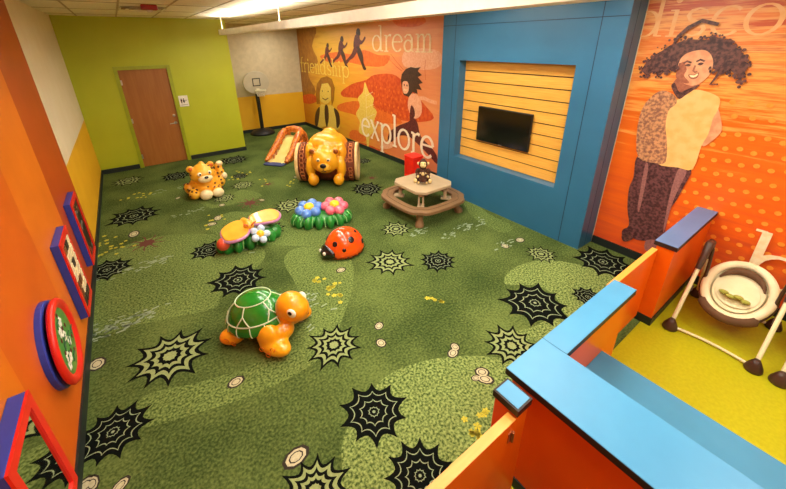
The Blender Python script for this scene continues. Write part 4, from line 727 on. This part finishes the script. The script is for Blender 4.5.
b = MB(); b.rprism(rrect(-.14, .14, -.15, .15, .04), 0, .44, .008); b.build('body', mat('red_plastic', (226, 34, 18), .4), rb)
b = MB(); b.rprism(rrect(-.148, .148, -.158, .158, .045), .44, .485, .012); b.build('lid', mat('red_lid_plastic', (232, 40, 22), .35), rb)


# ------------------------------------------------------------------ moulded foam play animals
GL = dict(coat=.6)
CR = math.atan2(-r0.x * 0 + r0.y, r0.x)            # the room direction that runs left to right in front of the photographer
# turtle
M_tskin = mat('turtle_amber', (238, 146, 12), .28, (246, 176, 24), 4, coat=.5); M_tshell = mat('turtle_green', (24, 110, 26), .22, (38, 138, 38), 4, coat=.6); M_tline = mat('turtle_pale_line', (206, 220, 184), .35)
t = thing('turtle_toy', 'large foam turtle with green shell and amber body, in front on the carpet', 'toy', (1.40, -6.63, 0), CR - .2); t.scale = (.93, .93, .98)
body = blob('body', [((0, 0, .17), (.30, .22, .13)), ((.20, 0, .24), (.15, .12, .13), (0, -.6, 0)), ((.31, 0, .365), (.155, .145, .145)), ((.36, 0, .345), (.135, .135, .12)), ((.24, -.10, .17), (.12, .12, .09)), ((.24, .10, .17), (.12, .12, .09)),
    ((.21, -.22, .085), (.19, .11, .085), (0, 0, -.3)), ((.15, -.20, .16), (.13, .09, .13)), ((.21, .22, .085), (.19, .11, .085), (0, 0, .3)), ((.15, .20, .16), (.13, .09, .13)),
    ((-.26, -.19, .085), (.13, .09, .085), (0, 0, .5)), ((-.26, .19, .085), (.13, .09, .085), (0, 0, -.5)), ((-.36, 0, .12), (.09, .045, .04))], M_tskin, t, .014, 8)
SR = (.325, .275, .27); SZ = .19; ST = Matrix.Translation((-.06, 0, SZ)) @ Matrix.Rotation(-.16, 4, 'Y')
def shell_pt(az, el, k=1.0):
    return (SR[0] * k * math.cos(el) * math.cos(az), SR[1] * k * math.cos(el) * math.sin(az), SR[2] * k * math.sin(el))
b = MB(); n = 40; v_ = []; f_ = []
rows = [(-.16, .93), (-.12, 1.0), (-.02, 1.05), (.10, 1.05), (.22, 1.03), (.30, 1.0)] + [(.30 + (PI / 2 - .30) * i / 10, 1.0) for i in range(1, 11)]
for el, k in rows:
    for j in range(n): v_.append(shell_pt(2 * PI * j / n, el, k))
for i in range(len(rows) - 1): f_ += [(i * n + j, i * n + (j + 1) % n, (i + 1) * n + (j + 1) % n, (i + 1) * n + j) for j in range(n)]
f_.append(tuple(reversed(range(n)))); b.add(v_, f_, 0, True, ST)
b.build('shell', M_tshell, t)
b = MB()
ring = lambda el, k=1.005: [shell_pt(2 * PI * j / 48, el, k) for j in range(48)]
b.tube(ring(.30, 1.008), .007, 6, 0, ST, True)
def geo(a, c, k=1.006, n=7): return [shell_pt(a[0] + (c[0] - a[0]) * i / n, a[1] + (c[1] - a[1]) * i / n, k) for i in range(n + 1)]
hexa = [(PI / 6 + PI / 3 * q, .98) for q in range(6)]
for q in range(6):
    a0, e0 = hexa[q]; a1 = a0 + PI / 3; b.tube(geo((a0, e0), (a1, e0)), .006, 6, 0, ST)
    b.tube(geo((a0, e0), (a0, .66)), .006, 6, 0, ST)
    b.tube(geo((a0, .66), (a0 + .24, .30)), .006, 6, 0, ST); b.tube(geo((a0, .66), (a0 - .24, .30)), .006, 6, 0, ST)
for q in range(14):
    a0 = 2 * PI * q / 14; b.tube([shell_pt(a0, e, k) for e, k in ((.30, 1.0), (.22, 1.034), (.10, 1.054), (-.02, 1.054), (-.11, 1.004))], .005, 6, 0, ST)
b.build('shell_line', M_tline, t)
for q in (-1, 1):
    e_ = MB().ell((.375, q * .122, .390), (.046, .026, .054), (q * -.2, 0, 0)).build('eye', mat('eye_white', (240, 236, 220), .2), t)
    MB().ell((.372, q * .142, .402), (.024, .010, .028), (q * -.2, 0, 0)).build('pupil', mat('eye_dark', (52, 24, 18), .15), e_)
M_ring = mat('amber_ring', (206, 104, 10), .35)
for cx, cy, cz in ((.25, -.29, .13), (.13, -.285, .11), (.20, -.30, .07), (-.27, -.27, .10), (-.34, -.23, .11), (-.20, -.265, .07)):
    for q in (-1, 1):
        MB().tube([(cx + .022 * math.cos(a), q * (abs(cy) + (.036 if cx > 0 else .010)), cz + .022 * math.sin(a)) for a in [2 * PI * i / 10 for i in range(10)]], .004, 5, closed=True).build('skin_ring', M_ring, t)
b = MB(); b.tube([(.493 - .05 * abs(a) * 3, a * .09 / .3, .310 + abs(a) * .05) for a in (-.3, -.2, -.1, 0, .1, .2, .3)], .004, 6); b.build('mouth', mat('mouth_brown', (150, 76, 10), .4), t)

# ladybird
M_lb = mat('ladybird_red', (234, 72, 8), .2, (240, 88, 12), 4, coat=.7)
t = thing('ladybug_toy', 'shiny orange-red foam ladybug with black spots behind the turtle', 'toy', (2.72, -5.82, 0), CR + PI + .65); t.scale = (.87, .87, .87)
b = MB(); n = 32; v_ = []; f_ = []
LR = (.32, .28, .335)
for i in range(11):
    el = -.08 + (PI / 2 + .06) * i / 10
    for j in range(n): v_.append((LR[0] * math.cos(el) * math.cos(2 * PI * j / n), LR[1] * math.cos(el) * math.sin(2 * PI * j / n), .06 + LR[2] * math.sin(el)))
for i in range(10): f_ += [(i * n + j, i * n + (j + 1) % n, (i + 1) * n + (j + 1) % n, (i + 1) * n + j) for j in range(n)]
f_ += [tuple(reversed(range(n))), tuple(range(10 * n, 11 * n))]; b.add(v_, f_, 0, True); b.build('wing_case', M_lb, t)
M_lk = mat('ladybird_black', (16, 14, 14), .2, coat=.5)
blob('body', [((0, 0, .045), (.33, .29, .045)), ((.27, 0, .10), (.10, .17, .095)), ((.33, 0, .085), (.07, .11, .08))], M_lk, t, .014, 5)
def dome(az, el, r_, th=.006):
    p = Vector((LR[0] * math.cos(el) * math.cos(az), LR[1] * math.cos(el) * math.sin(az), LR[2] * math.sin(el)))
    nrm = Vector((p.x / LR[0] ** 2, p.y / LR[1] ** 2, p.z / LR[2] ** 2)).normalized(); q = Vector((0, 0, 1)).rotation_difference(nrm)
    return Matrix.Translation(p + Vector((0, 0, .06))) @ q.to_matrix().to_4x4(), r_, th
for az, el, r_ in ((.55, .62, .040), (1.1, .35, .030), (1.6, .75, .050), (2.4, .35, .042), (2.5, .95, .03), (-.55, .62, .040), (-1.1, .35, .030), (-1.6, .75, .050), (-2.4, .35, .042)):
    M_, r_, th = dome(az, el, r_); MB().ell((0, 0, 0), (r_, r_, th), n=16, h=6, M=M_).build('spot', M_lk, t)
for q in (-1, 1): MB().ell((.375, q * .06, .12), (.022, .026, .028)).build('eye', mat('ladybird_eye', (226, 222, 206), .3), t)

# leopard cub
M_leo = mat('leopard_gold', (244, 164, 26), .4, (250, 192, 56), 5, coat=.3); M_leoc = mat('leopard_cream', (246, 222, 164), .45, (250, 232, 184), 6, coat=.2); M_leod = mat('leopard_spot', (96, 52, 14), .45)
t = thing('leopard_cub_toy', 'golden spotted foam leopard cub sitting on the carpet in front of the brown door', 'toy', (1.62, -2.55, 0), math.atan2(-9.4 + 2.5, .82 - 1.6) + .25)
lb = [((-.06, .02, .20), (.25, .25, .19)), ((-.10, .06, .34), (.20, .20, .15)), ((.08, -.03, .42), (.19, .205, .17)), ((.06, -.03, .54), (.11, .12, .07)), ((.03, .0, .60), (.04, .05, .05)),
      ((.05, -.205, .545), (.05, .065, .065)), ((.05, .145, .555), (.05, .065, .065)), ((.12, -.24, .10), (.14, .09, .10)), ((.15, .14, .09), (.20, .10, .085), (0, 0, -.15)), ((.16, -.08, .10), (.18, .10, .09)),
      ((.02, .27, .20), (.11, .09, .12)), ((.0, .31, .36), (.08, .07, .10)), ((-.04, .30, .46), (.07, .07, .08)), ((-.1, -.26, .15), (.10, .07, .11))]
body = blob('body', lb, M_leo, t, .014, 5)
for nm, c, r_ in (('muzzle', (.225, -.03, .375), (.085, .125, .075)), ('paw', (.30, -.09, .095), (.085, .11, .095)), ('paw', (.31, .11, .085), (.075, .10, .085)), ('paw', (.06, .345, .29), (.055, .055, .065)), ('tail_tip', (-.02, .325, .52), (.06, .06, .05))):
    MB().ell(c, r_, n=18, h=12).build(nm, M_leoc, body)
MB().ell((.306, -.03, .415), (.022, .036, .024)).build('nose', M_black, body)
for q in (-1, 1):
    e_ = MB().ell((.235, -.03 + q * .085, .475), (.028, .034, .036)).build('eye', mat('cub_eye', (244, 238, 214), .25), body); MB().ell((.259, -.03 + q * .080, .475), (.010, .015, .018)).build('pupil', M_black, e_)
    MB().ell((.092, -.03 + q * .175, .555), (.018, .036, .038)).build('inner_ear', mat('cub_ear', (206, 104, 30), .5), body)
b = MB(); rnd = random.Random(11); placed = []; tries = 0
while len(placed) < 70 and tries < 4000:
    tries += 1; q = rnd.choice([0, 1, 2, 2, 7, 8, 10, 11, 12, 13]); c, r_ = lb[q][0], lb[q][1]; az, el = rnd.uniform(0, 2 * PI), rnd.uniform(-.2, 1.3)
    p = Vector(c) + Vector((r_[0] * math.cos(el) * math.cos(az), r_[1] * math.cos(el) * math.sin(az), r_[2] * math.sin(el)))
    if p.z < .04 or (q == 2 and p.x > .15): continue
    if any(sum(((p[k] - e[0][k]) / e[1][k]) ** 2 for k in range(3)) < 1.02 for n_, e in enumerate(lb) if n_ != q): continue
    if any((p - o).length < .062 for o in placed): continue
    placed.append(p); b.ell(tuple(Vector(c) + (p - Vector(c)) * .97), rnd.uniform(.017, .026), n=8, h=6)
b.build('coat_spots', M_leod, body)['kind'] = 'stuff'

# log tunnel with the bear draped over it
M_bark = mat('bark_russet', (104, 40, 22), .45, (134, 62, 34), 9, coat=.3); M_barkl = mat('bark_tan', (200, 122, 66), .45); M_wood = mat('cut_wood_cream', (222, 184, 118), .45, (232, 200, 140), 10)  # paler tan on some of the bark ridges
M_bear = mat('bear_honey', (234, 148, 14), .32, (244, 174, 26), 4, coat=.5)
t = thing('bear_log_tunnel', 'big foam bear lying over a hollow russet log, by the far mural', 'toy', (3.83, -3.27, 0), CR); t.scale = (.9, .9, .9)
Rl, Ll = .42, .64; TX = Matrix.Translation((0, 0, .42)) @ Matrix.Rotation(PI / 2, 4, 'Y')
def hollow(b, ro, ri, x0, x1, mi=0, n=40, wob=0):
    v_ = []; f_ = []
    for r_, x in ((ro, x0), (ro, x1), (ri, x1), (ri, x0)):
        for j in range(n): v_.append((r_ * math.cos(2 * PI * j / n), r_ * math.sin(2 * PI * j / n), x))
    for q in range(4): f_ += [(q * n + j, q * n + (j + 1) % n, ((q + 1) % 4) * n + (j + 1) % n, ((q + 1) % 4) * n + j) for j in range(n)]
    b.add(v_, f_, mi, True, TX)
b = MB(); hollow(b, Rl, Rl - .07, -Ll + .04, Ll - .04); rnd = random.Random(2)
b.build('log', M_bark, t)
b = MB()
for j in range(26):
    a = 2 * PI * j / 26
    for x in (-.52, -.40, -.27, .27, .40, .52):
        l = rnd.uniform(.03, .05); b.tube([tuple(TX @ Vector(((Rl + .006) * math.cos(a + d), (Rl + .006) * math.sin(a + d), x + s_))) for d, s_ in ((-.09, -l), (-.10, l * .8), (.08, l), (.09, -l * .8))], .010, 5, rnd.choice([0, 1, 0]), None, True)
b.build('bark_ridge', [M_barkl, M_bark], t)['kind'] = 'stuff'
for x in (-1, 1):
    b = MB(); hollow(b, Rl + .008, Rl - .09, x * Ll - .03, x * Ll + .03); b.build('log_rim', M_wood, t)
bear = blob('bear', [((0, .08, .78), (.45, .36, .31)), ((0, .22, .86), (.30, .26, .22)), ((0, -.10, .84), (.42, .30, .25)), ((0, -.47, .58), (.29, .22, .265)), ((0, -.36, .70), (.25, .2, .2)),
    ((-.34, -.28, .70), (.11, .16, .22)), ((.34, -.28, .70), (.11, .16, .22)), ((-.33, -.42, .42), (.10, .11, .24)), ((.33, -.42, .42), (.10, .11, .24)), ((-.27, -.50, .17), (.12, .12, .13)), ((.27, -.50, .17), (.12, .12, .13)),
    ((-.245, -.48, .80), (.085, .06, .085)), ((.245, -.48, .80), (.085, .06, .085)), ((.02, .26, 1.04), (.16, .10, .09))], M_bear, t, .02, 5)
MB().ell((0, -.665, .505), (.14, .085, .10), n=18, h=12).build('muzzle', mat('bear_muzzle', (234, 168, 40), .35, coat=.4), bear)
MB().ell((0, -.745, .56), (.066, .030, .05)).build('nose', M_black, bear)
b = MB(); b.tube([(0, -.751, .52), (0, -.752, .46), (-.05, -.735, .435)], .006, 6); b.tube([(0, -.752, .46), (.05, -.735, .435)], .006, 6); b.build('mouth', M_black, bear)
for q in (-1, 1):
    e_ = MB().ell((q * .105, -.668, .665), (.038, .024, .038)).build('eye', mat('bear_eye', (236, 220, 170), .2), bear); MB().ell((q * .102, -.688, .662), (.018, .012, .02)).build('pupil', M_black, e_)
    MB().ell((q * .248, -.53, .805), (.052, .02, .052)).build('inner_ear', mat('bear_ear', (140, 70, 14), .5), bear)

# small slide shaped like a bark-covered stump
M_bk2 = mat('bark_orange', (176, 72, 14), .4, (230, 140, 44), 16, coat=.3); M_chute = mat('chute_cream', (226, 206, 116), .35, (234, 216, 134), 4, coat=.4); M_mat_b = mat('mat_blue', (44, 58, 110), .6)
t = thing('slide_toy', 'small orange bark-patterned slide with a pale chute beside the bear log', 'slide', (3.78, -1.22, 0), math.atan2(-.64, -.80)); t.scale = (.88, .86, .84)
PR = [(-.50, .0), (-.50, .30), (-.42, .55), (-.28, .66), (-.10, .60), (.12, .42), (.34, .25), (.55, .13), (.72, .06)]
for q in (-1, 1):
    y = q * .27
    b = MB(); b.tube([(x, y + q * .03 * (x > .3), max(z, .05)) for x, z in PR], [.07, .085, .10, .105, .10, .095, .09, .08, .05], 12)
    b.prism([(-.50, 0.002), (.66, 0.002), (.55, .13), (.34, .25), (.12, .42), (-.10, .60), (-.28, .66), (-.42, .55), (-.50, .30)], -.03, .03, 0, Matrix.Translation((0, y, 0)) @ Matrix.Rotation(PI / 2, 4, 'X'))
    for k in range(8):
        x, z = [(-.46, .40), (-.38, .56), (-.26, .62), (-.12, .57), (.05, .44), (.22, .31), (.38, .20), (.52, .12)][k]
        for s_ in (-1, 1): b.tube([(x - .05, y + s_ * .06, z + .05), (x, y + s_ * .095, z), (x + .02, y + s_ * .085, z - .07)], .016, 6)
    b.build('side_rail', M_bk2, t)
b = MB(); b.tube([(-.34, -.27, .62), (-.36, -.18, .70), (-.36, 0, .73), (-.36, .18, .70), (-.34, .27, .62)], [.09, .10, .10, .10, .09], 12); b.build('top_arch', M_bk2, t)
b = MB(); prof = [(-.44, .50), (-.28, .54), (-.10, .47), (.12, .31), (.34, .16), (.55, .06), (.74, .02)]
v_ = [(x, y, z + (.03 if abs(y) > .2 else 0)) for x, z in prof for y in (-.26, -.12, .12, .26)]; f_ = []
for i in range(6): f_ += [(i * 4 + j, i * 4 + j + 1, (i + 1) * 4 + j + 1, (i + 1) * 4 + j) for j in range(3)]
n0 = len(v_); v_ += [(x, y, 0.002) for x, z in prof for y in (-.26, .26)]
for i in range(6): f_ += [(i * 4, (i + 1) * 4, n0 + (i + 1) * 2, n0 + i * 2), (i * 4 + 3, n0 + i * 2 + 1, n0 + (i + 1) * 2 + 1, (i + 1) * 4 + 3)]
b.add(v_, f_, 0, True); b.build('chute', M_chute, t)
MB().rprism(rrect(.46, .92, -.30, .30, .08), 0.002, .03, .008).build('landing_mat', M_mat_b, t)
M_knot = mat('knot_orange', (222, 112, 34), .4, (236, 140, 60), 12)
for q in (-1, 1):
    b = MB(); b.lathe([(.10, 0), (.10, .03), (.085, .04), (.075, .028), (.06, .028), (.05, .038), (.035, .03), (.02, .036)], 20, 0, Matrix.Translation((-.12, q * .34, .36)) @ Matrix.Rotation(-q * PI / 2, 4, 'X')); b.build('wood_knot', M_knot, t)

# flower mounds
M_leaf = mat('leaf_green', (18, 108, 34), .3, (40, 142, 52), 5, coat=.5); M_vein = mat('leaf_pale', (150, 206, 130), .4)
def leaf_base(t, a, c, h, n, seed):
    rnd = random.Random(seed); e = [((0, 0, h * .42), (a * .9, c * .85, h * .5))]
    for k in range(n):
        th = 2 * PI * k / n; e.append(((a * .86 * math.cos(th), c * .86 * math.sin(th), h * .36), (.085, .062, h * .52), (0, -.25, th)))
    o = blob('leaf_base', e, M_leaf, t, .013, 2)
    for k in range(n):
        th = 2 * PI * (k + .5) / n; rad = Vector((math.cos(th), math.sin(th), 0))
        MB().tube([(a * 1.02 * rad.x, c * 1.08 * rad.y, h * .18), (a * 1.0 * rad.x, c * 1.04 * rad.y, h * .5), (a * .88 * rad.x, c * .88 * rad.y, h * .80)], .006, 6).build('leaf_vein', M_vein, o)
def foam_flower(t, c, r_, m, mc, n=6, tilt=(0, 0, 0)):
    M_ = Matrix.Translation(c) @ Euler(tilt).to_matrix().to_4x4()
    b = MB()
    for k in range(n):
        a = 2 * PI * k / n; b.ell((r_ * .68 * math.cos(a), r_ * .68 * math.sin(a), 0), (r_ * .42, r_ * .40, r_ * .36), (0, 0, a), 14, 10, M=M_)
    f = b.build('flower', m, t); MB().ell((0, 0, r_ * .16), (r_ * .40, r_ * .40, r_ * .30), n=16, h=10, M=M_).build('flower_center', mc, f)
M_yc = mat('flower_yellow', (240, 196, 30), .35, coat=.4); M_fb = mat('flower_blue', (80, 130, 214), .3, (106, 154, 226), 6, coat=.5); M_fp = mat('flower_pink', (230, 96, 120), .3, (240, 122, 140), 6, coat=.5); M_fw = mat('flower_pale_blue', (182, 206, 232), .3, (206, 224, 240), 6, coat=.4); M_fr = mat('bud_red', (222, 84, 58), .3, coat=.5)
t = thing('flower_mound_toy', 'low green foam mound with one blue and one pink flower, behind the ladybug', 'toy', (2.85, -4.88, 0), CR + .18)
leaf_base(t, .46, .24, .21, 15, 3)
foam_flower(t, (-.18, .05, .22), .205, M_fb, M_yc, 6, (.18, -.1, .2)); foam_flower(t, (.21, .05, .23), .20, M_fp, M_yc, 6, (.18, .05, 0))
t = thing('butterfly_mound_toy', 'green foam mound topped by a yellow-winged butterfly, between the leopard cub and the turtle', 'toy', (1.76, -4.83, 0), CR + .62)
leaf_base(t, .43, .18, .20, 15, 6)
foam_flower(t, (.10, -.20, .19), .13, M_fw, M_yc, 5, (.7, .2, 0)); 
MB().ell((-.36, -.12, .16), (.085, .08, .09)).build('bud', M_fr, t)
def wing(pts, tilt, c, name):
    sp = smooth_poly(pts, 5); M_ = Matrix.Translation(c) @ Euler(tilt).to_matrix().to_4x4()
    w = MB().rprism(sp, -.03, .018, .022, 0, M_).build(name, M_wp, t)
    MB().rprism([(x * .90 + .0, y * .90) for x, y in sp], .012, .030, .012, 0, M_).build('wing_top', M_wy, w)
M_wp = mat('wing_mauve', (186, 122, 170), .35, (198, 138, 182), 5, coat=.4); M_wy = mat('wing_amber', (242, 164, 36), .32, (246, 184, 54), 5, coat=.5)
wing([(-.20, -.13), (-.05, -.21), (.11, -.17), (.19, -.02), (.13, .15), (-.03, .17), (-.18, .08)], (.26, -.10, .1), (-.17, -.05, .27), 'wing')
wing([(-.18, -.09), (0, -.15), (.18, -.16), (.28, -.03), (.22, .12), (.02, .15), (-.16, .09)], (.22, .02, .08), (.22, .07, .29), 'wing')
bb = blob('butterfly_body', [((.0, -.07, .30), (.075, .07, .065)), ((.0, .0, .31), (.055, .09, .05)), ((-.02, .08, .31), (.05, .08, .045))], M_wy, t, .012, 3)
b = MB(); b.tube([(-.02, -.13, .32), (-.05, -.17, .37), (-.08, -.18, .38)], .008, 6); b.tube([(.02, -.13, .32), (.05, -.17, .37), (.08, -.17, .38)], .008, 6); b.build('antenna', M_fr, bb)

# basketball stand in the alcove
t = thing('basketball_stand', 'childrens basketball hoop with grey round backboard on black pole in the alcove', 'basketball hoop', (4.0, 1.55, 0), .15)
MB().lathe([(.36, 0), (.36, .05), (.30, .10), (.12, .16), (.07, .17)], 28).build('base', mat('black_base_plastic', (22, 20, 24), .5), t)
MB().tube([(0, 0, .15), (0, 0, .8), (0, .02, 1.3)], .055, 14).build('pole', M_black, t)
bp = []
for i in range(40):
    a = 2 * PI * i / 40; bp.append((.40 * math.cos(a), .33 * math.sin(a) * (1.0 if math.sin(a) > 0 else .95)))
M_bb = Matrix.Translation((0, -.03, 1.53)) @ Matrix.Rotation(PI / 2, 4, 'X')
bo = MB().rprism(bp, -.02, .02, .008, 0, M_bb).build('backboard', mat('grey_backboard', (176, 166, 140), .45, (184, 174, 150), 5), t)
b = MB(); 
for x0, x1, z0, z1 in ((-.12, .12, 1.64, 1.665), (-.12, .12, 1.44, 1.465), (-.12, -.095, 1.465, 1.64), (.095, .12, 1.465, 1.64)): b.box(x0, x1, -.054, -.049, z0, z1)
b.build('target_square', M_black, bo)
b = MB(); b.tube([(.15 * math.cos(a), -.24 + .15 * math.sin(a), 1.33) for a in [2 * PI * i / 24 for i in range(24)]], .016, 8, closed=True); b.box(-.05, .05, -.10, -.03, 1.31, 1.37); b.build('hoop', mat('hoop_cream', (206, 196, 164), .4), t)
b = MB()
for i in range(12):
    a = 2 * PI * i / 12; a2 = a + PI / 6; a3 = a
    for q in (1, -1): b.tube([(.15 * math.cos(a), -.24 + .15 * math.sin(a), 1.33), (.12 * math.cos(a + q * PI / 12), -.24 + .12 * math.sin(a + q * PI / 12), 1.25), (.095 * math.cos(a + q * PI / 6), -.24 + .095 * math.sin(a + q * PI / 6), 1.16)], .004, 5)
b.build('net', mat('net_white', (214, 206, 186), .7), t)

# baby swing in the lime-floored corner
M_tube = mat('cream_tube', (232, 222, 178), .35, (238, 230, 190), 4); M_sb = mat('brown_swing_plastic', (62, 38, 28), .4, (74, 48, 36), 6); M_pad = mat('cream_pad', (240, 226, 180), .8, (246, 234, 194), 10, bump=.15, bscale=30); M_padb = mat('brown_pad', (92, 62, 36), .8, (104, 72, 44), 12); M_padg = mat('green_pad', (158, 164, 60), .8, (182, 186, 86), 16)
def swing(label, loc):
    t = thing('baby_swing', label, 'baby swing', loc)         # local: x towards the mural, y along the wall, front feet at x = -.42
    FX, RXx, AX, AZ, HY = -.42, .37, .02, .80, .295
    for q in (-1, 1):
        lg = MB(); lg.tube([(FX, q * HY, .04), (AX - .09, q * HY, AZ - .14)], .017, 10); lg.build('front_leg', M_tube, t)
        lg = MB(); lg.tube([(RXx, q * HY, .04), (AX + .09, q * HY, AZ - .14)], .017, 10); lg.build('rear_leg', M_tube, t)
        a = MB(); a.tube([(AX - .15, q * HY, AZ - .24), (AX - .07, q * HY, AZ - .10), (AX - .035, q * HY, AZ - .015), (AX + .035, q * HY, AZ - .015), (AX + .07, q * HY, AZ - .10), (AX + .13, q * HY, AZ - .22)], [.024, .030, .034, .034, .030, .024], 10)
        a.build('hub_arch', M_sb, t)
        for x in (FX, RXx):
            f = MB(); f.lathe([(.058, .0), (.062, .012), (.056, .04), (.036, .085), (.022, .11)], 18, 0, Matrix.Translation((x, q * HY, .002))); f.build('foot', M_sb, t)
        h = MB(); h.tube([(AX, q * (HY - .03), AZ - .06), (AX + .01, q * (HY - .045), .55), (AX + .02, q * (HY - .05), .36)], .014, 8); h.build('hanger_arm', M_sb, t)
        c = MB(); c.tube([(-.19, q * HY, .345), (-.165, q * HY, .395)], .026, 10); c.build('leg_clamp', M_sb, t)
    for x, bow in ((FX, .05), (RXx, -.03)):
        b = MB(); b.tube([(x, -HY, .05)] + [(x + bow * math.sin(PI * i / 10), -HY + 2 * HY * i / 10, .03 - .008 * math.sin(PI * i / 10)) for i in range(1, 10)] + [(x, HY, .05)], .013, 10); b.build('floor_bar', M_tube, t)
    # seat: an oval padded bucket tipped back towards the mural
    T = Matrix.Translation((.06, 0, .40)) @ Matrix.Rotation(-.42, 4, 'Y')
    def bowl(a, c, dz, k0, k1, lift=0.0, n=40, m=9):
        v_ = []; f_ = []
        for i in range(m + 1):
            k = k0 + (k1 - k0) * i / m
            for j in range(n):
                th = 2 * PI * j / n; v_.append((a * k * math.cos(th), c * k * math.sin(th), dz * (k * k - 1) + lift))
        for i in range(m): f_ += [(i * n + j, i * n + (j + 1) % n, (i + 1) * n + (j + 1) % n, (i + 1) * n + j) for j in range(n)]
        if k0 < .02: f_.append(tuple(reversed(range(n))))
        return v_, f_
    v_, f_ = bowl(.36, .255, .14, .01, 1.0, -.015); b = MB().add(v_, f_, 0, True, T)
    b.tube([tuple(T @ Vector((.36 * math.cos(a), .255 * math.sin(a), -.012))) for a in [2 * PI * i / 40 for i in range(40)]], .014, 8, 0, None, True); sh = b.build('seat_shell', M_sb, t)
    v_, f_ = bowl(.345, .245, .10, .01, 1.0, .012); b = MB().add(v_, f_, 0, True, T)
    b.tube([tuple(T @ Vector((.325 * math.cos(a), .225 * math.sin(a), .012))) for a in [2 * PI * i / 40 for i in range(40)]], .036, 10, 0, None, True)
    pad = b.build('seat_pad', M_pad, t)
    v_, f_ = bowl(.26, .175, .06, .01, 1.0, .0); ins = MB().add(v_, f_, 0, True, T @ Matrix.Translation((.0, 0, .004))).build('insert_pad', M_pad, pad)
    b = MB(); b.tube([tuple(T @ Vector((.235 * math.cos(a), .165 * math.sin(a), .010))) for a in [-1.25 + 2.5 * i / 14 for i in range(15)]], [.006 + .032 * math.sin(PI * i / 14) for i in range(15)], 10); b.build('hood_band', M_padb, pad)
    v_, f_ = bowl(.17, .15, .03, .01, 1.0, .0); MB().add(v_, f_, 0, True, T @ Matrix.Translation((-.03, 0, .0))).build('head_pad', M_pad, ins)
    b = MB()
    for q in range(4): b.ell(tuple(T @ Vector((-.10 + .02 * (q % 2), -.075 + .052 * q, .012))), (.085, .036, .018), (0, .42, 0), 12, 8)
    b.build('leaf_applique', M_padg, ins)
    b = MB(); b.tube([tuple(T @ Vector((-.34 * math.cos(a), .25 * math.sin(a), -.006))) for a in [-.9 + 1.8 * i / 12 for i in range(13)]], [.012] + [.05] * 11 + [.012], 10); b.build('leg_rest', M_padb, t)
    return t
sw = swing('cream framed baby swing with brown feet, whole, standing on the lime green floor', (4.98, -9.215, .002))
s2 = copy_tree(sw); s2.location = (4.98, -9.955, .002); s2['label'] = 'second baby swing at the right edge of the picture, only one leg and foot showing'
